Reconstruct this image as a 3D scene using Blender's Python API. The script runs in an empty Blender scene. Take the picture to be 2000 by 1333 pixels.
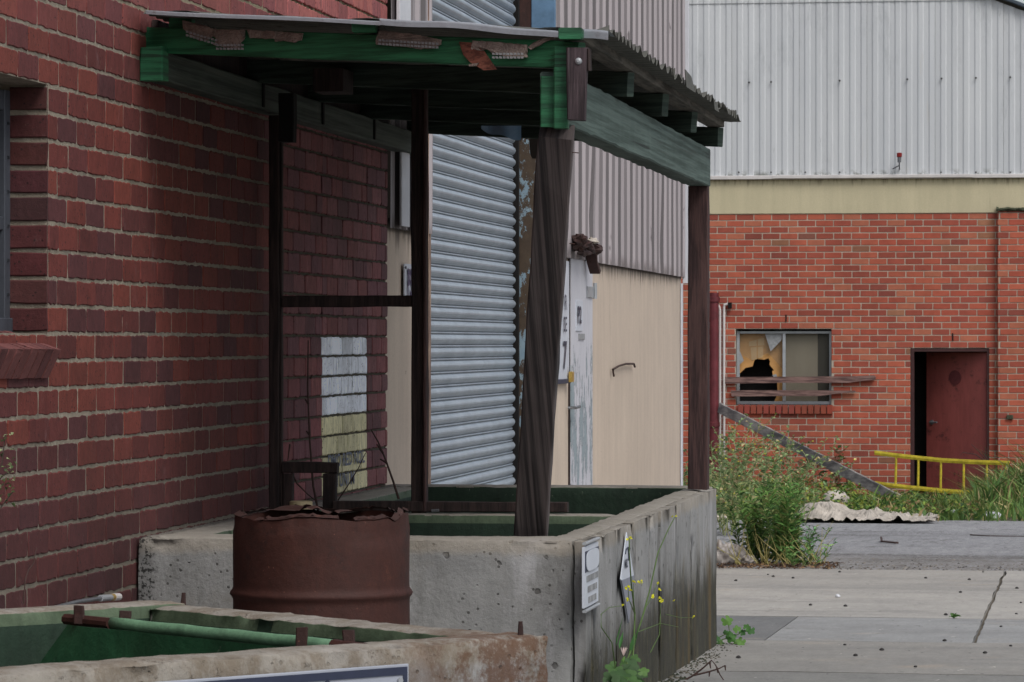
import bpy, math, random
from mathutils import Vector, noise, Matrix
V = Vector
R = random.Random(11)
# ------------------------------------------------------------------ frame of reference
F = 7300.0; EYE = 1.5; HY = 670.0
TH = math.atan(1090 / F)
FW = V((-math.sin(TH), math.cos(TH), 0)); RT = V((math.cos(TH), math.sin(TH), 0)); UP = V((0, 0, 1))
CAM = V((0, 0, EYE))
def ray(px, py): return FW + RT * ((px - 1000) / F) + UP * ((HY - py) / F)
def onX(px, py, X): d = ray(px, py); return CAM + d * (X / d.x)
def onY(px, py, Y): d = ray(px, py); return CAM + d * (Y / d.y)
def onZ(px, py, Z): d = ray(px, py); return CAM + d * ((Z - EYE) / d.z)
def onP(px, py, P, N): d = ray(px, py); return CAM + d * ((P - CAM).dot(N) / d.dot(N))
def atD(px, py, D): return CAM + ray(px, py) * D
def gz(Y):
    Y = min(max(Y, 11.0), 60.0)
    return EYE - (1.05 + 0.0218 * Y)
def onG(px, py, dz=0.0):
    lo, hi = 8.0, 60.0
    for _ in range(40):
        m = (lo + hi) / 2; p = atD(px, py, m)
        if p.z > gz(p.y) + dz: lo = m
        else: hi = m
    return atD(px, py, lo)
def lin(c):
    c = c / 255.0
    return c / 12.92 if c <= 0.04045 else ((c + 0.055) / 1.055) ** 2.4
def S(r, g, b, k=1.0): return (min(lin(r) * k, .9), min(lin(g) * k, .9), min(lin(b) * k, .9))
def N3(p, s=1.0, seed=0.0): return noise.noise(V((p.x * s + seed, p.y * s + seed * 1.7, p.z * s - seed)))

scene = bpy.context.scene
COL = scene.collection
# ------------------------------------------------------------------ mesh builder
class MB:
    def __init__(s): s.v = []; s.f = []; s.m = []; s.c = []
    def add(s, vs, fs, mat=0, col=(1, 1, 1)):
        o = len(s.v); s.v.extend(vs)
        for f in fs:
            s.f.append(tuple(i + o for i in f)); s.m.append(mat); s.c.append(col)
    def build(s, name, mats, parent=None, smooth=False, recalc=False):
        me = bpy.data.meshes.new(name)
        n = len(s.v)
        mn = V((min(p[0] for p in s.v), min(p[1] for p in s.v), min(p[2] for p in s.v)))
        mx = V((max(p[0] for p in s.v), max(p[1] for p in s.v), max(p[2] for p in s.v)))
        c = V(((mn.x + mx.x) / 2, (mn.y + mx.y) / 2, mn.z))
        me.from_pydata([(p[0] - c.x, p[1] - c.y, p[2] - c.z) for p in s.v], [], s.f)
        if not isinstance(mats, (list, tuple)): mats = [mats]
        for m in mats: me.materials.append(m)
        me.polygons.foreach_set('material_index', s.m)
        at = me.color_attributes.new('col', 'FLOAT_COLOR', 'CORNER')
        dat = []
        for f, cc in zip(s.f, s.c): dat.extend((cc[0], cc[1], cc[2], 1.0) * len(f))
        at.data.foreach_set('color', dat)
        if smooth: me.polygons.foreach_set('use_smooth', [True] * len(s.f))
        me.update()
        o = bpy.data.objects.new(name, me); COL.objects.link(o)
        if parent is not None:
            o.parent = parent
            w = V(parent.location); q = parent.parent
            while q is not None: w += V(q.location); q = q.parent
            o.location = c - w
        else: o.location = c
        return o
    # --- shapes
    def loft(s, rings, mat=0, col=(1, 1, 1), caps=True, closed=True):
        n = len(rings[0]); vs = [p for r in rings for p in r]; fs = []
        for i in range(len(rings) - 1):
            for j in range(n if closed else n - 1):
                k = (j + 1) % n
                fs.append((i * n + j, i * n + k, (i + 1) * n + k, (i + 1) * n + j))
        if caps and closed:
            fs.append(tuple(range(n - 1, -1, -1))); fs.append(tuple((len(rings) - 1) * n + j for j in range(n)))
        s.add(vs, fs, mat, col)
    def beam(s, p0, p1, w, h, up=UP, ch=.004, jit=.0012, seg=None, mat=0, col=(1, 1, 1), taper=1.0, sag=0.0):
        p0 = V(p0); p1 = V(p1); d = p1 - p0; L = d.length; d.normalize()
        sx = d.cross(up).normalized(); sy = sx.cross(d).normalized()
        if seg is None: seg = max(2, int(L / .12))
        a, b = w / 2, h / 2; rings = []; sd = R.random() * 50
        for i in range(seg + 1):
            t = i / seg; c = p0.lerp(p1, t) - up * (sag * 4 * t * (1 - t)); k = 1 + (taper - 1) * t
            e = 1.0 if 0 < i < seg else .985
            r = []
            for x, y in ((-a + ch, -b), (a - ch, -b), (a, -b + ch), (a, b - ch), (a - ch, b), (-a + ch, b), (-a, b - ch), (-a, -b + ch)):
                q = c + sx * x * k * e + sy * y * k * e
                q = q + V((N3(q, 9, sd), N3(q, 9, sd + 5), N3(q, 9, sd + 9))) * jit * 2
                r.append(q)
            rings.append(r)
        s.loft(rings, mat, col)
    def box(s, lo, hi, ch=.003, mat=0, col=(1, 1, 1), jit=0.0):
        lo = V(lo); hi = V(hi); c = (lo + hi) / 2; d = hi - lo
        ax = max(range(3), key=lambda i: d[i])
        e = V((0, 0, 0)); e[ax] = d[ax] / 2
        up = UP if ax != 2 else V((0, 1, 0))
        if ax == 0: w, h = d.y, d.z
        elif ax == 1: w, h = d.x, d.z
        else: w, h = d.x, d.y
        s.beam(c - e, c + e, w, h, up=up, ch=min(ch, w / 4, h / 4), jit=jit, seg=2, mat=mat, col=col)
    def tube(s, pts, r, n=8, mat=0, col=(1, 1, 1), caps=True):
        pts = [V(p) for p in pts]; rings = []
        if not isinstance(r, (list, tuple)): r = [r] * len(pts)
        prev = None
        for i, p in enumerate(pts):
            d = (pts[min(i + 1, len(pts) - 1)] - pts[max(i - 1, 0)])
            if d.length < 1e-9: d = UP.copy()
            d.normalize()
            if prev is None: prev = d.orthogonal().normalized()
            x = (prev - d * prev.dot(d))
            x = x.normalized() if x.length > 1e-6 else d.orthogonal().normalized()
            prev = x; y = d.cross(x)
            rings.append([p + x * math.cos(2 * math.pi * j / n) * r[i] + y * math.sin(2 * math.pi * j / n) * r[i] for j in range(n)])
        s.loft(rings, mat, col, caps)
    def grid(s, fn, nu, nv, mat=0, col=(1, 1, 1), colf=None, keep=None):
        vs = [fn(i / nu, j / nv) for i in range(nu + 1) for j in range(nv + 1)]
        o = len(s.v); s.v.extend(vs)
        for i in range(nu):
            for j in range(nv):
                if keep and not keep((i + .5) / nu, (j + .5) / nv): continue
                a = o + i * (nv + 1) + j
                s.f.append((a, a + 1, a + nv + 2, a + nv + 1)); s.m.append(mat)
                s.c.append(colf((i + .5) / nu, (j + .5) / nv) if colf else col)
    def slab(s, pts, nrm, th, mat=0, col=(1, 1, 1)):
        """flat polygon extruded by th against nrm"""
        pts = [V(p) for p in pts]; n = len(pts); nrm = V(nrm).normalized()
        back = [p - nrm * th for p in pts]
        fs = [tuple(range(n)), tuple(range(2 * n - 1, n - 1, -1))]
        for i in range(n):
            j = (i + 1) % n; fs.append((i, i + n, j + n, j))
        s.add(pts + back, fs, mat, col)
    def rbox(s, lo, hi, r=.012, cell=.06, amp=.003, mats=None, X=None, col=(1, 1, 1), seed=0.0, skip=()):
        """box with worn rounded edges, gridded and roughened; mats by side '+x','-x',..."""
        lo = V(lo); hi = V(hi); mats = mats or {}
        def knots(a, b):
            n = max(1, int((b - a) / cell)); k = [a, a + r * .3, a + r]
            k += [a + r + (b - a - 2 * r) * i / n for i in range(1, n)]
            return k + [b - r, b - r * .3, b]
        K = [knots(lo[i], hi[i]) for i in range(3)]
        def proj(p):
            q = V((min(max(p[i], lo[i] + r), hi[i] - r) for i in range(3)))
            d = p - q
            if d.length > 1e-9: p = q + d.normalized() * r
            else: d = p - (lo + hi) / 2
            wp = X @ p if X else p
            ed = sum(1 for i in range(3) if p[i] < lo[i] + r * 1.1 or p[i] > hi[i] - r * 1.1)
            a = amp * (1.0 if ed < 2 else 2.6)
            nn = N3(wp, 7, seed) * .5 + N3(wp, 26, seed + 3) * .5
            if ed > 1: nn = max(-.9, nn - max(0, N3(wp, 11, seed + 9) - .25) * 2)
            if d.length > 1e-9: p = p + d.normalized() * (nn * a - (a * .5 if ed > 1 else 0))
            return X @ p if X else p
        for ax in range(3):
            u, w = (ax + 1) % 3, (ax + 2) % 3
            for sgn in (0, 1):
                key = ('-', '+')[sgn] + 'xyz'[ax]
                if key in skip: continue
                ku, kw = K[u], K[w]; vs = []
                for a in ku:
                    for b in kw:
                        p = V((0, 0, 0)); p[ax] = hi[ax] if sgn else lo[ax]; p[u] = a; p[w] = b
                        vs.append(proj(p))
                m = len(kw); fs = []
                for i in range(len(ku) - 1):
                    for j in range(m - 1):
                        f = (i * m + j, (i + 1) * m + j, (i + 1) * m + j + 1, i * m + j + 1)
                        fs.append(f if sgn else f[::-1])
                s.add(vs, fs, mats.get(key, 0), col)
    def text(s, body, M, size, mat=0, col=(1, 1, 1), bold=.012, align='LEFT', sx=1.0, sy=1.0):
        cu = bpy.data.curves.new('txt', 'FONT'); cu.body = body; cu.size = size; cu.offset = bold * size; cu.align_x = align
        cu.resolution_u = 3
        ob = bpy.data.objects.new('txt', cu); COL.objects.link(ob)
        dg = bpy.context.evaluated_depsgraph_get(); dg.update()
        me = bpy.data.meshes.new_from_object(ob.evaluated_get(dg))
        vs = [M @ V((v.co.x * sx, v.co.y * sy, 0)) for v in me.vertices]
        s.add(vs, [tuple(p.vertices) for p in me.polygons], mat, col)
        bpy.data.objects.remove(ob); bpy.data.curves.remove(cu); bpy.data.meshes.remove(me)

def frame(o, x, y):
    x = V(x).normalized(); y = V(y).normalized(); z = x.cross(y)
    M = Matrix((x, y, z)).transposed().to_4x4(); M.translation = V(o); return M

def tag(o, label, cat, group=None, kind=None):
    o['label'] = label; o['category'] = cat
    if group: o['group'] = group
    if kind: o['kind'] = kind
    return o
def thing(name, label, cat, loc=(0, 0, 0), group=None):
    o = bpy.data.objects.new(name, None); COL.objects.link(o); o.location = loc
    o.empty_display_size = .2
    return tag(o, label, cat, group)
def struct(o): o['kind'] = 'structure'; return o

# ------------------------------------------------------------------ materials
class MT:
    def __init__(s, name, rough=.85, metal=0.0, spec=.35):
        s.m = bpy.data.materials.new(name); s.m.use_nodes = True; s.t = s.m.node_tree
        s.b = s.t.nodes['Principled BSDF']
        s.set('Roughness', rough); s.set('Metallic', metal); s.set('Specular IOR Level', spec)
        s.g = s.n('ShaderNodeNewGeometry'); s.pos = s.g.outputs['Position']; s.h = None
    def n(s, t, **p):
        x = s.t.nodes.new(t)
        for k, v in p.items(): setattr(x, k, v)
        return x
    def lk(s, v, sock):
        if isinstance(v, bpy.types.NodeSocket): s.t.links.new(v, sock)
        elif isinstance(v, (tuple, list)) and len(v) == 3 and sock.type == 'RGBA': sock.default_value = (*v, 1)
        else: sock.default_value = v
    def set(s, k, v): s.lk(v, s.b.inputs[k])
    def attr(s, name='col'):
        x = s.n('ShaderNodeAttribute', attribute_name=name); return x.outputs['Color']
    def noise(s, scale, detail=4, rough=.6, st=(1, 1, 1), dist=0.0, off=(0, 0, 0)):
        mp = s.n('ShaderNodeMapping'); s.lk(s.pos, mp.inputs['Vector']); mp.inputs['Scale'].default_value = st; mp.inputs['Location'].default_value = off
        x = s.n('ShaderNodeTexNoise'); s.lk(mp.outputs[0], x.inputs['Vector'])
        x.inputs['Scale'].default_value = scale; x.inputs['Detail'].default_value = detail; x.inputs['Roughness'].default_value = rough; x.inputs['Distortion'].default_value = dist
        return x.outputs['Fac']
    def voro(s, scale, st=(1, 1, 1), feature='F1', out='Distance'):
        mp = s.n('ShaderNodeMapping'); s.lk(s.pos, mp.inputs['Vector']); mp.inputs['Scale'].default_value = st
        x = s.n('ShaderNodeTexVoronoi', feature=feature); s.lk(mp.outputs[0], x.inputs['Vector']); x.inputs['Scale'].default_value = scale
        return x.outputs[out]
    def ramp(s, fac, a, b, lo=0.0, hi=1.0):
        x = s.n('ShaderNodeMapRange', interpolation_type='SMOOTHSTEP'); s.lk(fac, x.inputs[0])
        s.lk(a, x.inputs[1]); s.lk(b, x.inputs[2]); x.inputs[3].default_value = lo; x.inputs[4].default_value = hi
        return x.outputs[0]
    def mix(s, f, a, b, mode='MIX'):
        x = s.n('ShaderNodeMix', data_type='RGBA', blend_type=mode, clamp_factor=True)
        s.lk(f, x.inputs[0]); s.lk(a, x.inputs[6]); s.lk(b, x.inputs[7]); return x.outputs[2]
    def ma(s, op, a, b=0.0, c=0.0):
        x = s.n('ShaderNodeMath', operation=op); s.lk(a, x.inputs[0]); s.lk(b, x.inputs[1]); s.lk(c, x.inputs[2]); return x.outputs[0]
    def val(s, lo, hi, f):   # grey multiplier colour
        x = s.n('ShaderNodeMapRange'); s.lk(f, x.inputs[0]); x.inputs[1].default_value = .25; x.inputs[2].default_value = .75
        x.inputs[3].default_value = lo; x.inputs[4].default_value = hi; x.clamp = True
        c = s.n('ShaderNodeCombineColor')
        for i in range(3): s.t.links.new(x.outputs[0], c.inputs[i])
        return c.outputs[0]
    def mul(s, a, b): return s.mix(1.0, a, b, 'MULTIPLY')
    def xyz(s):
        x = s.n('ShaderNodeSeparateXYZ'); s.lk(s.pos, x.inputs[0]); return x.outputs
    def bump(s, h, strength=.5, dist=.01):
        x = s.n('ShaderNodeBump'); x.inputs['Strength'].default_value = strength; x.inputs['Distance'].default_value = dist
        s.lk(h, x.inputs['Height'])
        if s.h is not None: s.lk(s.h, x.inputs['Normal'])
        s.h = x.outputs[0]; s.set('Normal', s.h)
    def color(s, c): s.set('Base Color', c); return s.m

def m_simple(name, c, rough=.8, metal=0.0, var=.25, scale=12, bump=.3, st=(1, 1, 1), spec=.35, bd=.004):
    t = MT(name, rough, metal, spec)
    base = t.mul(t.attr(), c)
    col = t.mul(base, t.val(1 - var, 1 + var, t.noise(scale, 5, st=st)))
    if bump: t.bump(t.noise(scale * 5, 3, st=st), bump, bd)
    return t.color(col)

def m_brick_near():
    t = MT('brick_maroon', .88)
    x, y, z = t.xyz()
    c = t.mul(t.attr(), t.val(.78, 1.22, t.noise(16, 5, .7)))
    c = t.mul(c, t.val(.80, 1.18, t.noise(70, 3, .7, st=(1, 1, .4))))
    pt = t.ramp(y, 14.6, 16.0)      # older streaky paint further along the wall
    st = t.noise(36, 4, .7, st=(1, 1, .16))
    c = t.mix(t.ma('MULTIPLY', pt, t.ramp(st, .53, .70, 0, .65)), c, S(52, 36, 34))
    c = t.mix(t.ma('MULTIPLY', pt, t.ramp(t.noise(22, 5, .7, st=(1, 1, .3), off=(5, 2, 9)), .58, .75, 0, .45)), c, S(170, 125, 122))
    c = t.mix(t.ma('MULTIPLY', t.ramp(t.voro(55), .16, .24, .85, 0), t.ramp(t.noise(12, 3, off=(2, 9, 1)), .46, .56)), c, S(34, 20, 22))
    c = t.mix(t.ramp(t.noise(9, 5, .75, st=(1, 1, .5), off=(3, 3, 3)), .60, .80, 0, .32), c, S(140, 118, 120))
    c = t.mix(t.ramp(t.noise(26, 6, .8, off=(3, 9, 3)), .64, .70, 0, .5), c, S(134, 122, 108))
    c = t.mix(t.ramp(t.noise(34, 6, .8, off=(13, 9, 3)), .62, .70, 0, .6), c, S(46, 28, 30))
    c = t.mix(t.ramp(t.noise(1.7, 7, .8, st=(1, 1, .35), off=(1, 9, 3)), .54, .72, 0, .4), c, S(58, 38, 40))
    c = t.mul(c, t.val(.72, 1.2, t.noise(1.1, 4, .6)))
    t.bump(t.noise(55, 5, .75), .5, .006); t.bump(t.noise(200, 2), .25, .002)
    return t.color(c)
def m_mortar_near():
    t = MT('mortar_sandy', .95)
    x, y, z = t.xyz()
    c = t.mix(t.noise(14, 4), S(118, 110, 98), S(164, 154, 138))
    c = t.mix(t.ramp(t.noise(40, 4, .7), .52, .7, 0, .55), c, S(190, 184, 168))
    c = t.mix(t.ramp(y, 13.2, 14.8, 0, .75), c, t.mix(t.noise(7, 5, .8), S(84, 78, 68), S(124, 114, 98)))  # mortar dimmed along the canopy, roof shade put into the colour
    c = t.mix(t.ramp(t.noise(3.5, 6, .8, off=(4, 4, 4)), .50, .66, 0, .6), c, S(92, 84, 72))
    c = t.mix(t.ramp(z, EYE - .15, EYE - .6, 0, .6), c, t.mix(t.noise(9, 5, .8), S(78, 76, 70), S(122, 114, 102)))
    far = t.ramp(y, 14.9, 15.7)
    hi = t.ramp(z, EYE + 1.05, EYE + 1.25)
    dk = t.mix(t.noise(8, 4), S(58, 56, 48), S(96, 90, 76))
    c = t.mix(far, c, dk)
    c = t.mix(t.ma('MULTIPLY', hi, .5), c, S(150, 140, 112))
    c = t.mix(t.ramp(t.noise(2.2, 4), .55, .75, 0, .6), c, S(88, 88, 84))
    t.bump(t.noise(60, 5, .8), 1.0, .008)
    return t.color(c)
def m_brick_far():
    t = MT('brick_orange', .85)
    c = t.mul(t.attr(), t.val(.85, 1.15, t.noise(9, 5, .7)))
    c = t.mul(c, t.val(.80, 1.15, t.noise(1.1, 5, .65)))
    x, y, z = t.xyz()
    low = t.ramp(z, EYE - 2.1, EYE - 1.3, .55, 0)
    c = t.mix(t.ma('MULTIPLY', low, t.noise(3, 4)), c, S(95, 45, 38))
    c = t.mix(t.ramp(t.noise(2.5, 6, .75, st=(1, 1, .4)), .58, .78, 0, .4), c, S(90, 72, 66))
    t.bump(t.noise(40, 4), .4, .006)
    return t.color(c)
def m_concrete(name='concrete_cast', tank=True):
    t = MT(name, .93)
    x, y, z = t.xyz()
    c = t.mix(t.noise(3.2, 6, .65), S(112, 113, 113), S(154, 154, 152))
    c = t.mul(c, t.attr())
    c = t.mul(c, t.val(.82, 1.16, t.noise(9, 5, .7, st=(1, 1, .18))))
    c = t.mix(t.ramp(t.noise(4, 5, .7, st=(1, 1, .22), off=(4, 0, 2)), .52, .68, 0, .6), c, S(172, 172, 174))
    c = t.mix(t.ramp(t.noise(2.6, 7, .8, st=(1, 1, .5), off=(14, 0, 2)), .52, .66, 0, .42), c, S(84, 83, 80))
    c = t.mix(t.ramp(t.noise(2.3, 6, .7, off=(7, 1, 1)), .53, .72, 0, .42), c, S(118, 108, 92))
    # pits
    v = t.voro(34); pit = t.ramp(t.ma('ADD', v, t.ma('MULTIPLY', t.noise(60, 3), .14)), .22, .27, 1, 0)
    pit = t.ma('MULTIPLY', pit, t.ramp(t.noise(9, 3, off=(1, 6, 0)), .50, .56))
    v2 = t.voro(11); pit2 = t.ramp(t.ma('ADD', v2, t.ma('MULTIPLY', t.noise(40, 3), .2)), .21, .25, 1, 0)
    pit = t.ma('MAXIMUM', pit, t.ma('MULTIPLY', pit2, t.ramp(t.noise(4, 2, off=(5, 6, 0)), .48, .55)))
    c = t.mix(t.ma('MULTIPLY', pit, .65), c, S(52, 48, 44))
    if tank:
        top = t.ramp(t.ma('ADD', z, t.ma('MULTIPLY', t.noise(10, 4), .05)), EYE - .725, EYE - .69)
        c = t.mix(t.ma('MULTIPLY', top, .6), c, t.mix(t.noise(16, 5, .8), S(108, 98, 84), S(170, 162, 148)))
        # algae rising from the ground on the lane side
        ed = t.ma('MULTIPLY', t.ramp(x, -1.68, -1.655), t.ramp(y, 11.5, 12.7))
        hz = t.ma('ADD', z, t.ma('MULTIPLY', t.noise(5, 6, .75, st=(1, 1, .5)), -.52))
        hz2 = t.ma('ADD', hz, t.ma('MULTIPLY', t.ma('SUBTRACT', 15.2, y), .016))
        gr = t.noise(26, 5, .7, st=(1, 1, .06), off=(3, 3, 3))
        c = t.mix(t.ma('MULTIPLY', ed, t.ramp(gr, .56, .68, 0, .3)), c, S(108, 106, 102))
        c = t.mix(t.ma('MULTIPLY', ed, t.ramp(t.noise(30, 4, .7, st=(1, 1, .05), off=(8, 3, 3)), .56, .68, 0, .5)), c, S(158, 158, 160))
        al = t.ma('MULTIPLY', ed, t.ramp(hz2, .08, .36, 1, 0))
        c = t.mix(t.ma('MULTIPLY', al, .93), c, t.mix(t.ramp(t.noise(24, 5, .7, st=(1, 1, .25)), .45, .8), S(38, 37, 25), S(92, 88, 60)))
        br = t.ma('MULTIPLY', t.ma('MULTIPLY', ed, t.ramp(y, 15.0, 16.3)), t.ramp(t.noise(4, 5, .7, st=(1, 1, .13), off=(0, 3, 0)), .50, .66))
        br = t.ma('MULTIPLY', br, t.ramp(z, EYE - .9, EYE - 1.05))
        c = t.mix(t.ma('MULTIPLY', br, .75), c, S(98, 80, 48))
        # weathered brown crust and rust on the nearest tank
        nr = t.ramp(y, 11.2, 10.6)
        rim_ = t.ramp(z, EYE - .80, EYE - .69)
        c = t.mix(t.ma('MULTIPLY', nr, t.ma('MULTIPLY', t.ramp(t.noise(8, 6, .8, st=(1, 1, .5), off=(3, 3, 9)), .42, .60), .6)), c, S(98, 84, 66))
        c = t.mix(t.ma('MULTIPLY', nr, t.ramp(t.noise(18, 6, .85, off=(3, 8, 9)), .58, .66, 0, .7)), c, S(58, 50, 42))
        rc = t.ma('MULTIPLY', nr, t.ma('MULTIPLY', t.ramp(x, -1.62, -1.30), t.ramp(t.noise(12, 5, .8, off=(3, 8, 1)), .38, .55)))
        c = t.mix(t.ma('MULTIPLY', rc, .8), c, S(86, 56, 36))
        # dark gritty joint against the brick wall
        jt = t.ramp(t.ma('ADD', x, t.ma('MULTIPLY', t.noise(30, 4), .06)), -3.165, -3.13, 1, 0)
        c = t.mix(t.ma('MULTIPLY', jt, t.ramp(t.noise(55, 3, .7), .40, .52, 1, .25)), c, S(44, 43, 42))
    t.bump(t.ma('SUBTRACT', t.noise(45, 6, .75), t.ma('MULTIPLY', pit, .9)), .7, .008)
    t.bump(t.noise(6, 4), .3, .02)
    return t.color(c)
def m_green(name, a, b, moss=True, rough=.7):
    t = MT(name, rough)
    c = t.mix(t.noise(7, 6, .7), a, b)
    c = t.mul(c, t.attr())
    c = t.mul(c, t.val(.6, 1.35, t.noise(20, 5, .75, st=(1, 1, .35))))
    c = t.mix(t.ramp(t.noise(11, 6, .8, off=(2, 2, 2)), .60, .72, 0, .6), c, S(70, 78, 66))
    c = t.mix(t.ramp(t.noise(30, 5, .8, off=(9, 2, 2)), .66, .74, 0, .7), c, S(160, 165, 150))
    t.bump(t.noise(40, 5, .7), .5, .006)
    return t.color(c)
def m_timber(name, a, b, st=(1, 1, .07), worn=S(120, 112, 108), wf=.5, rough=.85, scale=60):
    t = MT(name, rough)
    c = t.mix(t.ramp(t.noise(scale, 5, .65, st=st), .36, .64), tuple(x * .85 for x in a), tuple(x * 1.15 for x in b))
    c = t.mul(c, t.val(.84, 1.16, t.noise(14, 4, .7, st=st, off=(6, 6, 6))))
    c = t.mul(c, t.attr())
    c = t.mix(t.ramp(t.noise(scale * .45, 6, .75, st=st, off=(3, 1, 5)), .56, .72, 0, wf), c, worn)
    c = t.mix(t.ramp(t.noise(scale * .8, 3, .6, st=st, off=(8, 1, 5)), .62, .70, 0, .6), c, S(24, 19, 19))
    t.bump(t.noise(scale * 1.3, 4, .7, st=st), .7, .005)
    return t.color(c)
def m_rust(name='rusted_steel', a=S(46, 21, 16), b=S(64, 31, 23)):
    t = MT(name, .72, 0.0, .4)
    c = t.mix(t.noise(6, 6, .7), a, b)
    c = t.mul(c, t.val(.75, 1.25, t.noise(45, 5, .7, st=(1, 1, .5))))
    c = t.mix(t.ramp(t.noise(3.3, 5, .7, off=(1, 4, 2)), .56, .72, 0, .4), c, S(82, 44, 34))
    c = t.mix(t.ramp(t.noise(90, 2), .72, .77, 0, .8), c, S(130, 86, 72))
    c = t.mix(t.ramp(t.noise(5, 5, .8, off=(6, 4, 2)), .55, .70, 0, .6), c, S(26, 17, 17))
    c = t.mix(t.ramp(t.noise(13, 7, .85, off=(6, 14, 2)), .58, .68, 0, .5), c, S(92, 52, 38))
    t.bump(t.noise(60, 5, .8), .55, .004); t.bump(t.noise(5, 3), .25, .02)
    return t.color(c)
def m_rust_blue():
    t = MT('rusty_blue_paint', .75)
    k = t.noise(9, 7, .75, st=(1, 1, .6))
    c = t.mix(t.noise(30, 4, .7), S(46, 36, 32), S(84, 70, 54))
    c = t.mix(t.ramp(k, .53, .56), c, t.mix(t.noise(14, 4), S(96, 120, 140), S(140, 158, 165)))
    c = t.mix(t.ramp(t.noise(50, 3, .8), .62, .7, 0, .6), c, S(60, 48, 34))
    t.bump(k, .5, .01)
    return t.color(c)
def m_render(name, a, b, dripz=None, drip=S(62, 55, 50)):
    t = MT(name, .92)
    x, y, z = t.xyz()
    c = t.mix(t.noise(2.1, 5), a, b)
    c = t.mul(c, t.val(.90, 1.08, t.noise(7, 5, .7, st=(1, 1, .1))))
    c = t.mul(c, t.val(.92, 1.07, t.noise(60, 4, .7)))
    if dripz is not None:
        n = t.noise(14, 4, .8, st=(1, 1, .08))
        h = t.ma('ADD', z, t.ma('MULTIPLY', t.ma('SUBTRACT', n, .5), .55))
        c = t.mix(t.ramp(h, dripz - .10, dripz + .05, 0, .85), c, drip)
        c = t.mix(t.ramp(z, dripz - .02, dripz, 0, .7), c, drip)
    c = t.mix(t.ramp(t.noise(2.7, 6, .75, st=(1, 1, .3), off=(2, 8, 2)), .6, .8, 0, .4), c, S(120, 104, 86))
    c = t.mix(t.ramp(t.noise(24, 2, off=(2, 8, 2)), .76, .79, 0, .8), c, S(60, 52, 48))
    t.bump(t.noise(50, 5), .3, .004)
    return t.color(c)
def m_cladding():
    t = MT('ribbed_steel_mauve', .5, .0, .5)
    x, y, z = t.xyz()
    c = t.mix(t.noise(1.2, 5, st=(1, 1, .3)), S(132, 126, 129), S(160, 153, 156))
    c = t.mul(c, t.attr())
    c = t.mul(c, t.val(.86, 1.1, t.noise(5, 5, .7, st=(1, 1, .05))))
    c = t.mix(t.ramp(t.noise(13, 3, .6, st=(1, 1, .25)), .66, .73, 0, .75), c, S(74, 68, 70))
    c = t.mix(t.ma('MULTIPLY', t.ramp(z, EYE + .66, EYE + .56), t.ramp(t.noise(9, 4, .7, st=(1, 1, .2)), .4, .6, .1, .8)), c, S(92, 84, 84))
    t.bump(t.noise(2.5, 3, st=(1, 1, .6)), .25, .03)
    return t.color(c)
def m_asbestos():
    t = MT('fibre_cement_white', .9)
    c = t.mix(t.noise(.9, 6, .65, st=(1, 1, .35)), S(178, 182, 187), S(206, 208, 209))
    c = t.mul(c, t.attr())
    c = t.mul(c, t.val(.93, 1.05, t.noise(4, 5, .7, st=(1, 1, .08))))
    c = t.mix(t.ramp(t.noise(1.9, 7, .8, st=(1, 1, .3), off=(1, 2, 3)), .52, .75, 0, .42), c, S(136, 140, 143))
    c = t.mix(t.ramp(t.noise(7, 4, .7, st=(1, 1, .25), off=(4, 2, 3)), .68, .76, 0, .35), c, S(110, 110, 108))
    c = t.mix(t.ramp(t.noise(2.4, 5, .7, st=(1, 1, .12), off=(9, 2, 3)), .64, .8, 0, .45), c, S(190, 180, 158))
    x, y, z = t.xyz()
    c = t.mix(t.ma('MULTIPLY', t.ramp(z, EYE + 2.36, EYE + 2.24, 0, 1), t.ramp(t.noise(5, 5, .8), .48, .62, 0, .8)), c, S(86, 88, 74))
    t.bump(t.noise(20, 5, .7), .3, .008)
    return t.color(c)
def m_roller():
    t = MT('galvanised_slats', .42, .35, .5)
    c = t.mix(t.noise(3, 5, st=(1, 1, .5)), S(138, 150, 162), S(176, 186, 196))
    c = t.mul(t.mul(c, t.attr()), t.val(.82, 1.1, t.noise(16, 5, .7, st=(1, .4, 1))))
    c = t.mix(t.ramp(t.noise(6, 6, .8), .62, .8, 0, .35), c, S(96, 104, 112))
    t.bump(t.noise(4, 3), .2, .01)
    return t.color(c)
def m_zinc():
    t = MT('weathered_zinc', .5, .25, .5)
    c = t.mix(t.noise(9, 6, .7), S(128, 134, 142), S(178, 184, 192))
    c = t.mix(t.ramp(t.noise(14, 6, .8), .55, .72, 0, .6), c, S(110, 98, 92))
    t.bump(t.noise(30, 4), .4, .006)
    return t.color(c)
def m_sheet():
    t = MT('corrugated_iron_old', .7, .1)
    c = t.mix(t.noise(6, 6, .75), S(58, 60, 56), S(112, 112, 106))
    c = t.mix(t.ramp(t.noise(15, 5, .7), .52, .7, 0, .7), c, S(46, 44, 38))
    t.bump(t.noise(40, 4), .4, .006)
    return t.color(c)
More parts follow.
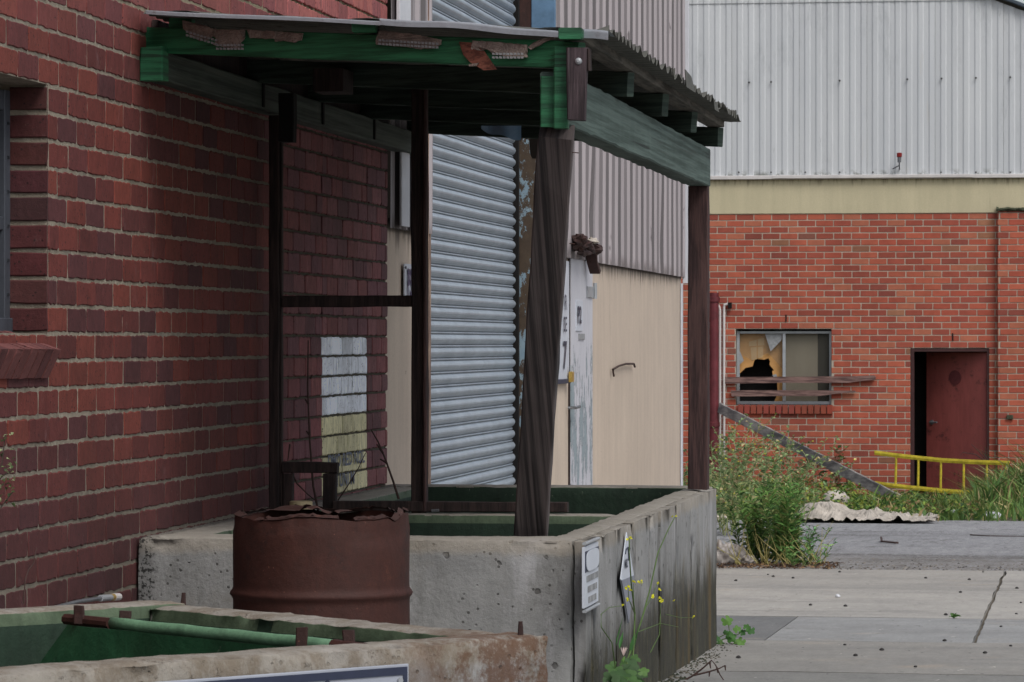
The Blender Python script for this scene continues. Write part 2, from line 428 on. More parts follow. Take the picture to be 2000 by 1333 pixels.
def m_paving():
    t = MT('concrete_paving', .9)
    c = t.mul(t.attr(), t.mix(t.noise(1.6, 7, .68), S(134, 133, 131), S(170, 168, 164)))
    c = t.mix(t.ramp(t.noise(.7, 7, .7, st=(.6, 1, 1), off=(4, 4, 0)), .48, .68, 0, .42), c, S(122, 121, 120))
    c = t.mix(t.ramp(t.noise(1.3, 7, .75, st=(.35, 1, 1), off=(9, 1, 0)), .52, .66, 0, .32), c, S(108, 108, 109))
    c = t.mix(t.ramp(t.noise(2.0, 6, .7, off=(4, 8, 0)), .55, .75, 0, .35), c, S(176, 160, 140))
    c = t.mul(c, t.val(.80, 1.18, t.noise(60, 4, .8)))
    c = t.mul(c, t.val(.86, 1.12, t.noise(16, 5, .8, st=(1, .22, 1), off=(3, 3, 0))))
    c = t.mix(t.ramp(t.noise(7, 6, .8, st=(1, .3, 1), off=(7, 3, 0)), .60, .70, 0, .5), c, S(92, 92, 92))
    c = t.mix(t.ramp(t.noise(24, 3, .6, st=(1, .35, 1)), .68, .73, 0, .75), c, S(62, 62, 63))
    c = t.mix(t.ramp(t.noise(18, 3, .6, st=(1, .35, 1), off=(9, 9, 0)), .69, .74, 0, .6), c, S(200, 196, 188))
    t.bump(t.noise(70, 5, .8), .5, .006); t.bump(t.noise(2, 4), .3, .02)
    return t.color(c)
def m_asphalt():
    t = MT('old_asphalt', .93)
    c = t.mix(t.noise(.55, 7, .7, st=(.5, 1, 1)), S(136, 137, 141), S(172, 172, 174))
    c = t.mul(c, t.val(.55, 1.4, t.noise(38, 4, .8)))
    c = t.mul(c, t.val(.68, 1.28, t.noise(9, 6, .85, st=(1, .14, 1), off=(1, 1, 0))))
    c = t.mix(t.ramp(t.noise(5, 6, .85, st=(1, .16, 1), off=(5, 1, 0)), .54, .64, 0, .6), c, S(88, 87, 86))
    c = t.mix(t.ramp(t.voro(26), .14, .22, .8, 0), c, S(62, 62, 66))
    c = t.mix(t.ma('MULTIPLY', t.ramp(t.noise(.8, 5, .7, st=(.3, 1, 1), off=(2, 5, 0)), .50, .62), t.ramp(t.noise(30, 3, .8), .42, .6)), c, S(76, 75, 74))
    x, y, z = t.xyz()
    g = t.ma('MULTIPLY', t.ramp(y, 26.6, 27.2), t.ramp(y, 31.0, 29.2))
    c = t.mix(t.ma('MULTIPLY', g, t.ramp(t.noise(22, 3, .8, off=(3, 3, 3)), .44, .6, .1, .9)), c, t.mix(t.noise(80, 2), S(60, 56, 52), S(150, 142, 132)))
    t.bump(t.noise(48, 4, .85), 1.0, .02)
    return t.color(c)
def m_dirt():
    t = MT('bare_ground', .97)
    c = t.mix(t.noise(1.5, 6, .7), S(82, 76, 66), S(124, 116, 104))
    c = t.mul(c, t.val(.7, 1.25, t.noise(40, 4, .8)))
    t.bump(t.noise(30, 5, .8), .8, .02)
    return t.color(c)
def m_leaf(name='leaf_green'):
    t = MT(name, .6, 0, .3)
    c = t.mul(t.mul(t.attr(), (1.0, 1.0, 1.0)), t.val(1.0, 1.7, t.noise(18, 4, .7)))
    t.set('Base Color', c)
    tr = t.n('ShaderNodeBsdfTranslucent'); t.lk(c, tr.inputs[0])
    mx = t.n('ShaderNodeMixShader'); mx.inputs[0].default_value = .3
    out = t.t.nodes['Material Output']
    t.t.links.new(t.b.outputs[0], mx.inputs[1]); t.t.links.new(tr.outputs[0], mx.inputs[2]); t.t.links.new(mx.outputs[0], out.inputs[0])
    return t.m
def m_glass():
    t = MT('dusty_glass', .15, 0, .5)
    t.set('Base Color', S(120, 118, 110))
    tr = t.n('ShaderNodeBsdfTransparent')
    mx = t.n('ShaderNodeMixShader'); mx.inputs[0].default_value = .86
    out = t.t.nodes['Material Output']
    t.t.links.new(t.b.outputs[0], mx.inputs[1]); t.t.links.new(tr.outputs[0], mx.inputs[2]); t.t.links.new(mx.outputs[0], out.inputs[0])
    return t.m
def m_peel_door():
    t = MT('peeling_white_paint', .7)
    x, y, z = t.xyz()
    c = t.mix(t.noise(4, 5), S(176, 177, 186), S(200, 199, 204))
    k = t.noise(7, 6, .75, st=(1, .8, .3), off=(2, 1.3, 7))
    lowz = t.ramp(z, EYE + .25, EYE - .15, -.12, .035)
    kk = t.ma('ADD', k, lowz)
    c = t.mix(t.ramp(kk, .555, .565), c, S(140, 152, 158))
    rim = t.ma('MULTIPLY', t.ramp(kk, .545, .556), t.ramp(kk, .575, .562))
    c = t.mix(t.ma('MULTIPLY', rim, .8), c, S(60, 66, 70))
    c = t.mul(c, t.val(.9, 1.08, t.noise(20, 4, .7, st=(1, 1, .2))))
    t.bump(kk, .4, .01)
    return t.color(c)
def m_maroon_door():
    t = MT('maroon_door_paint', .55)
    c = t.mix(t.noise(3, 6, .7, st=(1, 1, .4)), S(116, 56, 54), S(150, 80, 74))
    c = t.mul(c, t.val(.85, 1.12, t.noise(25, 4, .7, st=(1, 1, .15))))
    c = t.mix(t.ramp(t.noise(4.5, 6, .8, off=(2, 2, 5)), .55, .66, 0, .65), c, S(58, 34, 34))
    c = t.mix(t.ramp(t.noise(14, 4, .8, off=(2, 2, 5)), .72, .77, 0, .6), c, S(170, 140, 136))
    t.bump(t.noise(30, 4), .3, .004)
    return t.color(c)

M = {}
M['brick'] = m_brick_near(); M['mortar'] = m_mortar_near(); M['brickfar'] = m_brick_far()
M['mortarfar'] = m_simple('mortar_grey', S(168, 156, 142), .95, var=.2, scale=5)
M['conc'] = m_concrete(); M['conc2'] = m_concrete('concrete_cast_pale', False)
M['green_in'] = m_green('green_tank_paint', S(24, 40, 30), S(36, 56, 42))
M['green_rim'] = m_green('green_rim_paint', S(62, 78, 60), S(88, 102, 80))
M['green_pale'] = m_green('pale_green_paint', S(84, 122, 94), S(104, 138, 110))
M['green_fascia'] = m_timber('green_fascia_paint', S(30, 80, 54), S(44, 106, 72), st=(.07, .05, 1.3), worn=S(40, 70, 58), wf=.6, scale=40, rough=.6)
M['green_beam'] = m_timber('faded_green_beam', S(70, 86, 80), S(90, 106, 100), st=(.3, .025, 1.4), worn=S(72, 74, 70), wf=.65, scale=36)
M['ledger'] = m_timber('dull_green_ledger', S(50, 58, 52), S(70, 78, 70), st=(.3, .025, 1.4), worn=S(92, 92, 82), wf=.5, scale=36)
M['batten'] = m_timber('grey_batten', S(66, 64, 58), S(98, 94, 86), st=(1, .08, 1), worn=S(58, 66, 56), wf=.5, scale=40)
M['green_dark'] = m_timber('dark_green_joist', S(46, 60, 54), S(66, 80, 72), st=(.07, .05, 1.3), worn=S(60, 62, 58), wf=.4, scale=36)
M['timber'] = m_timber('dark_brown_timber', S(32, 24, 24), S(50, 38, 36), worn=S(84, 68, 60), wf=.4)
M['timber_red'] = m_timber('red_brown_timber', S(50, 35, 36), S(72, 52, 50), worn=S(96, 76, 72), wf=.5)
M['timber_post'] = m_timber('charred_post_timber', S(46, 42, 43), S(84, 76, 75), st=(1.3, .02, .02), worn=S(126, 116, 112), wf=.45, scale=34)
M['timber_splice'] = m_timber('dark_split_timber', S(46, 38, 41), S(78, 66, 70), st=(1, 1, .04), worn=S(112, 102, 106), wf=.5, scale=50)
M['timber_grey'] = m_timber('grey_weathered_plank', S(98, 96, 98), S(140, 136, 134), st=(.12, .12, .3), worn=S(80, 76, 78), wf=.6, scale=30)
M['timber_board'] = m_timber('splintered_board', S(84, 62, 60), S(126, 100, 94), st=(.08, 1, 1), worn=S(70, 56, 56), wf=.6, scale=40)
M['rust'] = m_rust(); M['rust_dk'] = m_rust('dark_torn_steel', S(34, 24, 24), S(66, 38, 32)); M['rustblue'] = m_rust_blue()
M['blue'] = m_simple('flaking_blue_paint', S(92, 122, 150), .7, var=.35, scale=7)
M['beige'] = m_render('beige_render', S(178, 163, 149), S(203, 187, 170), EYE + .55)
M['cream'] = m_render('cream_render_band', S(176, 168, 140), S(196, 186, 156), EYE + 2.24, S(120, 112, 92))
M['clad'] = m_cladding(); M['asb'] = m_asbestos(); M['roller'] = m_roller(); M['zinc'] = m_zinc(); M['sheet'] = m_sheet()
M['paving'] = m_paving(); M['asphalt'] = m_asphalt(); M['dirt'] = m_dirt()
M['leaf'] = m_leaf(); M['glass'] = m_glass(); M['peel'] = m_peel_door(); M['mdoor'] = m_maroon_door()
M['white'] = m_simple('white_paint', S(196, 198, 204), .6, var=.1, scale=9, bump=.1)
M['signwhite'] = m_simple('sign_face_white', S(190, 196, 206), .45, var=.1, scale=7, bump=.05)
M['signdark'] = m_simple('sign_ink_dark', S(44, 50, 70), .5, var=.15, scale=20, bump=0)
M['signfade'] = m_simple('sign_ink_faded', S(140, 142, 144), .6, var=.3, scale=30, bump=0)
M['signgrey'] = m_simple('sign_grey_lower', S(124, 128, 140), .5, var=.2, scale=9, bump=0)
M['black'] = m_simple('dark_interior', S(20, 18, 18), .95, var=.2, bump=0)
M['alu'] = m_simple('aluminium_frame', S(156, 160, 164), .45, .2, var=.2, scale=8, bump=.1)
M['steel'] = m_simple('grey_steel', S(110, 112, 116), .45, .5, var=.3, scale=30, bump=.2)
M['greyframe'] = m_simple('grey_window_paint', S(66, 70, 78), .6, var=.25, scale=9, st=(1, 1, .3))
M['tan'] = m_simple('tan_blind', S(196, 148, 92), .9, var=.15, scale=5, bump=.1)
M['pale_tan'] = m_simple('tan_reflection', S(200, 168, 124), .9, var=.1, scale=5, bump=0)
M['putty'] = m_simple('grey_blind', S(128, 120, 104), .9, var=.12, scale=4, bump=.1, st=(1, 1, .3))
M['yellow'] = m_simple('yellow_ladder_paint', S(188, 170, 50), .6, var=.42, scale=14, bump=.3)
M['brass'] = m_simple('brass', S(180, 150, 80), .4, .5, var=.2)
M['downpipe'] = m_simple('maroon_pipe_paint', S(98, 42, 48), .5, var=.4, scale=8)
M['pvc'] = m_simple('white_pipe_paint', S(196, 192, 190), .5, var=.12, scale=6)
M['lining'] = m_simple('torn_reinforced_lining', S(136, 122, 114), .9, var=.35, scale=26, bump=.9, bd=.01)
M['tarp'] = m_simple('weathered_canvas', S(176, 168, 158), .9, var=.35, scale=5, bump=.6)
M['bag'] = m_simple('grey_plastic_bag', S(140, 134, 130), .4, var=.35, scale=7, bump=.5)
M['twig'] = m_simple('dry_twig', S(66, 50, 46), .9, var=.3, scale=30)
M['stone'] = m_simple('dark_grit', S(58, 56, 56), .9, var=.4, scale=40)
M['moss'] = m_simple('moss_crust', S(70, 74, 58), .97, var=.5, scale=12, bump=1, bd=.02)

# ------------------------------------------------------------------ brickwork
def bricks(mb, O, U, N, ulen, z0, z1, L, H, jt, holes, colf, jit=.0015, back=.014, ph=0.0, simple=False, mb_mat=0, wob=.0015):
    O = V(O); U = V(U).normalized(); N = V(N).normalized()
    i = 0; z = z0
    while z < z1 - .02:
        zb, zt = z + jt / 2, min(z + H - jt / 2, z1)
        off = (L / 2 if i % 2 else 0) + ph + R.uniform(-.012, .012)
        u = off - 2 * L
        while u < ulen:
            a, b = u + jt / 2, u + L - jt / 2
            iv = [(max(a, 0), min(b, ulen))]
            zc = (zb + zt) / 2
            for (h0, h1, hz0, hz1) in holes:
                if hz0 < zc < hz1:
                    ni = []
                    for (p, q) in iv:
                        if q <= h0 or p >= h1: ni.append((p, q))
                        else:
                            if p < h0: ni.append((p, h0))
                            if q > h1: ni.append((h1, q))
                    iv = ni
            for (p, q) in iv:
                if q - p < .025: continue
                c = colf(O + U * ((p + q) / 2) + UP * zc)
                if c is None: continue
                dj = R.uniform(-wob, wob); w, h = q - p, zt - zb
                cr = min(.003 + R.random() * .005, h / 3, w / 3)
                if simple:
                    per = [(p + cr, zb), (q - cr, zb), (q, zb + cr), (q, zt - cr), (q - cr, zt), (p + cr, zt), (p, zt - cr), (p, zb + cr)]
                else:
                    per = []
                    n1 = 9
                    for k in range(n1): per.append((p + cr + (w - 2 * cr) * k / (n1 - 1), zb))
                    for k in range(3): per.append((q, zb + cr + (h - 2 * cr) * k / 2))
                    for k in range(n1): per.append((q - cr - (w - 2 * cr) * k / (n1 - 1), zt))
                    for k in range(3): per.append((p, zt - cr - (h - 2 * cr) * k / 2))
                P2 = [(a_ + R.uniform(-jit, jit), b_ + R.uniform(-jit, jit)) for a_, b_ in per]
                n = len(P2); cx, cz = (p + q) / 2, zc
                ins = .003
                inn = [(x + (ins if x < cx else -ins), y + (ins if y < cz else -ins)) for x, y in P2]
                f = lambda x, y, d: O + U * x + UP * y + N * d
                vs = [f(x, y, -back) for x, y in P2] + [f(x, y, dj - .003) for x, y in P2] + [f(x, y, dj) for x, y in inn]
                fs = []
                for k in range(n):
                    j = (k + 1) % n
                    fs.append((k, j, j + n, k + n)); fs.append((k + n, j + n, j + 2 * n, k + 2 * n))
                fs.append(tuple(range(2 * n, 3 * n)))
                if U.cross(UP).dot(N) < 0: fs = [g[::-1] for g in fs]
                mb.add(vs, fs, mb_mat, c)
            u += L
        z += H; i += 1
def sheet_holes(mb, O, U, N, ulen, z0, z1, holes, mat=0, depth=0.0, back=.2):
    """flat wall sheet with holes and reveals"""
    O = V(O); U = V(U).normalized(); N = V(N).normalized()
    us = sorted({0, ulen, *[h[0] for h in holes], *[h[1] for h in holes]})
    zs = sorted({z0, z1, *[h[2] for h in holes], *[h[3] for h in holes]})
    us = [u for u in us if 0 <= u <= ulen]; zs = [z for z in zs if z0 <= z <= z1]
    flip = U.cross(UP).dot(N) < 0
    for a, b in zip(us, us[1:]):
        for c, d in zip(zs, zs[1:]):
            m, k = (a + b) / 2, (c + d) / 2
            if any(h[0] < m < h[1] and h[2] < k < h[3] for h in holes): continue
            q = [O + U * a + UP * c + N * depth, O + U * b + UP * c + N * depth, O + U * b + UP * d + N * depth, O + U * a + UP * d + N * depth]
            mb.add(q, [(0, 1, 2, 3)[::-1] if flip else (0, 1, 2, 3)], mat)

# ================================================================== GROUND
def ground_sheet(name, xs, ys, dz, mat, colf=None):
    mb = MB()
    for x0, x1 in zip(xs, xs[1:]):
        for y0, y1 in zip(ys, ys[1:]):
            mb.add([V((x0, y0, gz(y0) + dz)), V((x1, y0, gz(y0) + dz)), V((x1, y1, gz(y1) + dz)), V((x0, y1, gz(y1) + dz))], [(0, 1, 2, 3)])
    return struct(mb.build(name, mat))
ground_sheet('ground', [-400, -30, -10, 0, 10, 30, 400], [-400, -50, 0, 11, 60, 100, 600], -.02, M['dirt'])
ground_sheet('asphalt_yard', [-4.6, 30], [27.0, 41.5], -.006, M['asphalt'])
# paving slabs with open joints
mb = MB()
rows = [-12, -7, -2, 3, 7, 11, onG(1700, 1316).y, onG(1700, 1254).y, onG(1700, 1206).y, 23.9, 27.15]
for j in range(len(rows) - 1):
    cols = [-3.24, -1.47, -.46, 2.4, 6.5, 9.5] if j == 7 else ([-3.24, -.46, 2.4, 6.5, 9.5] if j >= 8 else [-3.24, 1.1, 4.2, 9.5])
    for i in range(len(cols) - 1):
        g = .009; y0, y1 = rows[j] + g, rows[j + 1] - g; x0, x1 = cols[i] + (.010 if abs(cols[i] + .46) < .01 else g / 2), cols[i + 1] - (.010 if abs(cols[i + 1] + .46) < .01 else g / 2)
        tone = R.uniform(.90, 1.04); tint = (tone, tone, tone)
        if j == 7: tint = (.86, .89, .93)
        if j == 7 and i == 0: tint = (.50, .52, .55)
        if j >= 8: tint = (1.08 * tone, 1.06 * tone, 1.03 * tone)
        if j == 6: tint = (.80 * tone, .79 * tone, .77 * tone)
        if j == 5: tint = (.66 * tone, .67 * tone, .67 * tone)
        sp = y1 - y0; n = max(2, int(sp / .25)); nx = max(2, int((x1 - x0) / .25)); dz0 = R.uniform(-.002, .002)
        def fn(u, v, x0=x0, x1=x1, y0=y0, y1=y1, dz0=dz0):
            p = V((x0 + (x1 - x0) * u, y0 + (y1 - y0) * v, 0)); p.x += (  .018 * N3(V((0, p.y, 0)), 1.3, 3) + .007 * N3(V((0, p.y, 0)), 6, 3)) * (1 if (u == 1 and abs(x1 + .46) < .03) or (u == 0 and abs(x0 + .46) < .03) else 0); p.z = gz(p.y) + dz0 + N3(p, 1.4) * .004; return p
        mb.grid(fn, nx, n, col=tint)
        q = [fn(0, 0), fn(1, 0), fn(1, 1), fn(0, 1)]; mb.add(q + [p - UP * .03 for p in q], [(0, 1, 5, 4), (1, 2, 6, 5), (2, 3, 7, 6), (3, 0, 4, 7)], col=tint)
struct(mb.build('concrete_paving', M['paving']))

# ================================================================== LEFT BRICK BUILDING
XW = -3.25
HL = .0887
base = EYE + .030
nlow = int((base - (gz(8) - .05)) / HL) + 6
z0 = base - nlow * HL
YE = onX(757, 600, XW).y
win = (9.6, onX(95, 400, XW).y, base, base + 9 * HL + .002)      # window opening: y0,y1,z0,z1
Y0 = 6.0
bb = thing('brick_building', 'maroon painted brick building with deep window, behind the canopy', 'building', (XW, 12, gz(12)))
hol = [(win[0] - Y0, win[1] - Y0, win[2], win[3])]
wp = [onX(630, 663, XW).y, onX(717, 663, XW).y]
def lz(px, py): return onX(px, py, XW).z
def colL(p):
    r = R.random()
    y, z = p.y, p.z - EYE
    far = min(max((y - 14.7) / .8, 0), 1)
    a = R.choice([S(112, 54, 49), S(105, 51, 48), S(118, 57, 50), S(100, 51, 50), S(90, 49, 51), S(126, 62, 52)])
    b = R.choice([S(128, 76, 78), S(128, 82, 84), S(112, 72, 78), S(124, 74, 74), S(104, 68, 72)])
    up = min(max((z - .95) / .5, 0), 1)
    c_ = R.choice([S(158, 92, 90), S(148, 86, 88), S(166, 98, 92), S(140, 80, 80)])  # paler upper bricks: stronger sky light put into the brick colour
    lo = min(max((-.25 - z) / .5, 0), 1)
    d_ = R.choice([S(86, 47, 47), S(79, 45, 47), S(92, 49, 48)])  # darker lower bricks: occlusion from the surroundings put into the colour
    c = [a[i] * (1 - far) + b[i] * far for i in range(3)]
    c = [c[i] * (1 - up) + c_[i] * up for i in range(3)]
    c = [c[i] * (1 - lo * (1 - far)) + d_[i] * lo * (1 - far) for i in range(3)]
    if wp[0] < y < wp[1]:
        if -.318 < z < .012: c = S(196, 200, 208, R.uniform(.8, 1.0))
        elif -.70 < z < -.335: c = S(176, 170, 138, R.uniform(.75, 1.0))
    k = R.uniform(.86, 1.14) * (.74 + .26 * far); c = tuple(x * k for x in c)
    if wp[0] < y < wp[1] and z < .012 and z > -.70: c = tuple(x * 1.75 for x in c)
    return c
mb = MB()
# split bricks at the painted panel so that its edge is straight
segs = [(Y0, wp[0] - .004), (wp[0], wp[1] - .004), (wp[1], YE)]
ncourse = int((EYE + 3.3 - z0) / HL)
for a, b in segs:
    zt = z0 + ncourse * HL
    hh = [(h[0] + Y0 - a, h[1] + Y0 - a, h[2], h[3]) for h in hol]
    ph = (Y0 - a) % .240
    st = R.getstate()
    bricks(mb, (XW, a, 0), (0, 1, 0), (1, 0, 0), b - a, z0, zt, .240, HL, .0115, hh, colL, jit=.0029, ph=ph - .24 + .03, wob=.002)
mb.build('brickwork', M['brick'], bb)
mm = MB()
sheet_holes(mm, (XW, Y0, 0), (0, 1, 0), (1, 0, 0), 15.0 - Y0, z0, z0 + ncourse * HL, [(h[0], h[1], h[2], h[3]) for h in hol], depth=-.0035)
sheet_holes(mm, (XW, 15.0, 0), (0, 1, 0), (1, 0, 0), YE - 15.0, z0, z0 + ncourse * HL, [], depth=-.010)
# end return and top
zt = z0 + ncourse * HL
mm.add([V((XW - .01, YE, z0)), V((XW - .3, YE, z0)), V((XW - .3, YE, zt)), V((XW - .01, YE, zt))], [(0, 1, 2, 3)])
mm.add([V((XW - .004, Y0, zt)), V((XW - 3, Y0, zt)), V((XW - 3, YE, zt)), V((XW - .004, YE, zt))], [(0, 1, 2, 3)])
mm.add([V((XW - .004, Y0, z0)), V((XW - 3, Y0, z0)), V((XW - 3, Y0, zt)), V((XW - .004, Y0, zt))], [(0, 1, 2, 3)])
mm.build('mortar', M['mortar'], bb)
# jamb of the window (faces the camera): header bricks
mj = MB()
def colJ(p): return tuple(x * R.uniform(.85, 1.1) for x in R.choice([S(70, 36, 37), S(64, 34, 36), S(76, 40, 38)]))
for k in range(9):
    zb = win[2] + k * HL
    mj.box((XW - .128, win[1] - .012, zb + .008), (XW - .003, win[1] + .004, zb + HL - .006), ch=.005, col=colJ(None), jit=.002)
mj.build('jamb_brick', M['brick'], bb)
mj = MB()
mj.add([V((XW - .004, win[1] - .003, win[2])), V((XW - .3, win[1] - .003, win[2])), V((XW - .3, win[1] - .003, win[3])), V((XW - .004, win[1] - .003, win[3]))], [(3, 2, 1, 0)])
mj.add([V((XW - .004, win[0], win[3])), V((XW - .3, win[0], win[3])), V((XW - .3, win[1], win[3])), V((XW - .004, win[1], win[3]))], [(0, 1, 2, 3)])
mj.build('reveal', M['mortar'], bb)
w_ = MB(); xf = XW - .135
w_.box((xf - .05, win[1] - .075, win[2]), (xf + .012, win[1] - .013, win[3] - .02), col=(1, 1, 1))
w_.box((xf - .05, win[0], win[3] - .085), (xf + .008, win[1] - .075, win[3] - .02))
w_.box((xf - .05, win[0], win[2] + .33), (xf + .006, win[1] - .075, win[2] + .375))
w_.box((xf - .05, win[0], win[2] + .002), (xf + .02, win[1] - .013, win[2] + .05))
for k in range(6):
    w_.box((xf + .01, win[1] - .05, win[2] + .12 + k * .11), (xf + .018, win[1] - .04, win[2] + .13 + k * .11), ch=.002, col=(.4, .4, .4))
wo = w_.build('window', M['greyframe'], bb)
g_ = MB(); g_.box((xf - .03, win[0], win[2] + .05), (xf - .024, win[1] - .075, win[3] - .085)); g_.build('pane', M['black'], wo)
# sloping brick-on-edge sill
s_ = MB()
yS = onX(108, 700, XW + .03).y
zt_ = base + .008
yy = 9.4
while yy < yS - .01:
    y1 = min(yy + .083, yS)
    c = R.choice([S(104, 62, 60), S(92, 54, 54), S(112, 68, 66)])
    sec = [V((XW - .13, 0, zt_ + .005)), V((XW + .055, 0, zt_ - .058)), V((XW + .05, 0, zt_ - .070)), V((XW + .012, 0, zt_ - .150)), V((XW - .13, 0, zt_ - .150))]
    rings = [[V((p.x + R.uniform(-.002, .002), y_, p.z + R.uniform(-.002, .002))) for p in sec] for y_ in (yy + .003, y1 - .004)]
    s_.loft(rings, col=c); yy = y1 if y1 >= yS else yy + .086
s_.build('window_sill', M['brick'], bb)
# faded stencil lettering on the painted bricks
lt = MB()
for row, zz, stx in ((0, -.555, 'DMO RED NOL'), (1, -.645, 'WM UNI M')):
    lt.text(stx, frame((XW + .0045, wp[0] + .10, EYE + zz), (0, 1, 0), (0, 0, 1)), .082, sx=1.55, bold=.02)
lt.build('stencil_lettering', m_simple('faded_stencil_ink', S(108, 114, 128), .8, var=.6, scale=30, bump=0), bb)

# ================================================================== MIDDLE WAREHOUSE (same plane)
wh = thing('warehouse', 'beige rendered warehouse with roller door and ribbed mauve cladding above', 'building', (XW, 24, gz(24)))
Y1 = onX(1333, 600, XW).y
yr0, yr1 = onX(835, 600, XW).y, onX(1012, 600, XW).y
yd0, yd1 = onX(1113, 700, XW).y, onX(1157, 700, XW).y
ZC = EYE + .555
dtop = onX(1135, 492, XW).z
mb = MB()
sheet_holes(mb, (XW - .012, YE, 0), (0, 1, 0), (1, 0, 0), Y1 - YE, gz(32) - .1, ZC + .05,
            [(yr0 - YE, yr1 - YE, gz(32) - .1, ZC + .05), (yd0 - YE, yd1 - YE, gz(32) - .1, ZC + .05)])
mb.add([V((XW - .012, Y1, gz(32) - .1)), V((XW - 6, Y1, gz(32) - .1)), V((XW - 6, Y1, EYE + 4.6)), V((XW - .012, Y1, EYE + 4.6))], [(0, 1, 2, 3)])
mb.add([V((XW - .012, YE, EYE + 4.6)), V((XW - .012, Y1, EYE + 4.6)), V((XW - 6, Y1, EYE + 4.6)), V((XW - 6, YE, EYE + 4.6))], [(0, 1, 2, 3)])
mb.build('rendered_wall', M['beige'], wh)
# ribbed cladding
def ribs(mb, y0, y1, zb, zt, x, pitch=.182, h=.020, dents=()):
    y = y0; prof = []
    while y < y1:
        prof += [(y, 0), (y + pitch * .30, 0), (y + pitch * .34, h * .35), (y + pitch * .40, h * .35), (y + pitch * .44, 0), (y + pitch * .70, 0), (y + pitch * .78, h), (y + pitch * .90, h), (y + pitch * .98, 0)]
        y += pitch
    prof = [(min(a, y1), b) for a, b in prof]
    nz = max(2, int((zt - zb) / .10)); c0 = len(mb.v)
    for k in range(len(prof) - 1):
        (ya, da), (yb, db) = prof[k], prof[k + 1]
        if yb - ya < 1e-5: continue
        c = .95
        if da > .01 and db > .01: c = 1.0
        if da < .001 and db > .01: c = 1.22  # highlight on the rising rib side, put into the colour
        if db < da and da > .01: c = .8  # shade on the falling rib side, put into the colour
        if k % 36 in (4, 5): c = .4
        if k % 36 == 23: c = .6
        vs = []; fs = []
        for i in range(nz + 1):
            z = zb + (zt - zb) * i / nz
            for (yy, dd) in ((ya, da), (yb, db)):
                p = V((x + dd, yy, z)); dn = N3(p, 1.3, 3) * .004
                for (cy, cz, rr, am) in dents:
                    q = math.hypot(yy - cy, (z - cz) * .6) / rr
                    if q < 1: dn -= am * (1 - q) ** 2
                p.x += dn; vs.append(p)
        for i in range(nz): fs.append((2 * i, 2 * i + 1, 2 * i + 3, 2 * i + 2))
        mb.add(vs, fs, col=(c, c, c))
mb = MB()
yc0 = onX(1062, 600, XW).y
ribs(mb, yc0, Y1 + .0, ZC, EYE + 4.6, XW + .012, dents=((onX(1150, 460, XW).y, EYE + .85, .5, .03), (onX(1285, 500, XW).y, EYE + .75, .4, .02)))
mb.build('ribbed_cladding', M['clad'], wh); mb = MB()
ribs(mb, YE + .02, yr0 - .03, ZC + .0, EYE + 4.6, XW + .012)
mb.build('ribbed_cladding', M['clad'], wh)
for lo_, hi_ in (((XW + .038, onX(765, 440, XW).y, ZC + .012), (XW + .05, onX(781, 440, XW).y, EYE + 1.03)), ((XW + .040, onX(790, 440, XW).y, ZC - .03), (XW + .052, onX(794, 440, XW).y, EYE + 1.10)),
                 ((XW + .0, Y1 + .001, ZC - .05), (XW + .052, Y1 + .035, EYE + 4.6)), ((XW - .008, Y1 - .10, gz(32)), (XW + .004, Y1 + .01, ZC - .053)), ((XW + .036, YE + .03, EYE + 1.2), (XW + .056, onX(781, 10, XW).y, EYE + 4.5))):
    t_ = MB(); t_.box(lo_, hi_); t_.build('white_trim', M['white'], wh)

# roller door
mb = MB(); P = .0701; z = gz(yr1) - .02; GC = [.9, 1, 1.05, 1.08, 1.05, .96, .8, .55, .25, .6, 1.1, 1.15, .6, .3, .6]  # GC: slat shading put into the colour, pale bulges and dark grooves
prof = [(0, 0), (.004, .004), (.013, .012), (.0185, .022), (.0195, .030), (.0165, .040), (.009, .048), (.000, .0525), (-.002, .0535), (.001, .0555), (.004, .0585), (.004, .0625), (.001, .066), (-.003, .0675), (-.004, .0695)]
pts = []
while z < EYE + 4.0:
    pts += [(XW - .02 + a, z + b) for a, b in prof]; z += P
nY = 30
for k in range(len(pts) - 1):
    vs = []; fs = []
    for i in range(nY + 1):
        y = yr0 + (yr1 - .03 - yr0) * i / nY
        for (x, zz) in (pts[k], pts[k + 1]):
            p = V((x, y, zz)); e = N3(p, 1.5, 8) * .005 + N3(p, 7, 4) * .0016
            q = math.hypot(y - onX(912, 693, XW).y, (zz - (EYE - .07)) * 3) / .16
            if q < 1: e -= .008 * (1 - q)
            if i == nY: e -= .010
            vs.append(V((x + e, y, zz)))
    for i in range(nY): fs.append((2 * i, 2 * i + 2, 2 * i + 3, 2 * i + 1))
    gc = GC[k % 15]; mb.add(vs, fs, col=(gc, gc, gc))
rd = mb.build('roller_door', M['roller'], wh, smooth=True)
j = MB(); j.box((XW - .05, yr1 - .03, gz(yr1)), (XW - .03, yr1 + .03, EYE + 4)); j.box((XW - .05, yr1 - .004, gz(yr1)), (XW + .004, yr1 + .03, EYE + 4)); j.build('door_guide', M['black'], wh)
j = MB(); j.box((XW - .03, yr0 - .07, gz(yr0)), (XW + .018, yr0 + .002, EYE + 4), jit=.002); j.build('door_jamb', m_timber('jamb_flaking', S(96, 72, 68), S(150, 128, 112), worn=S(180, 160, 130)), wh)
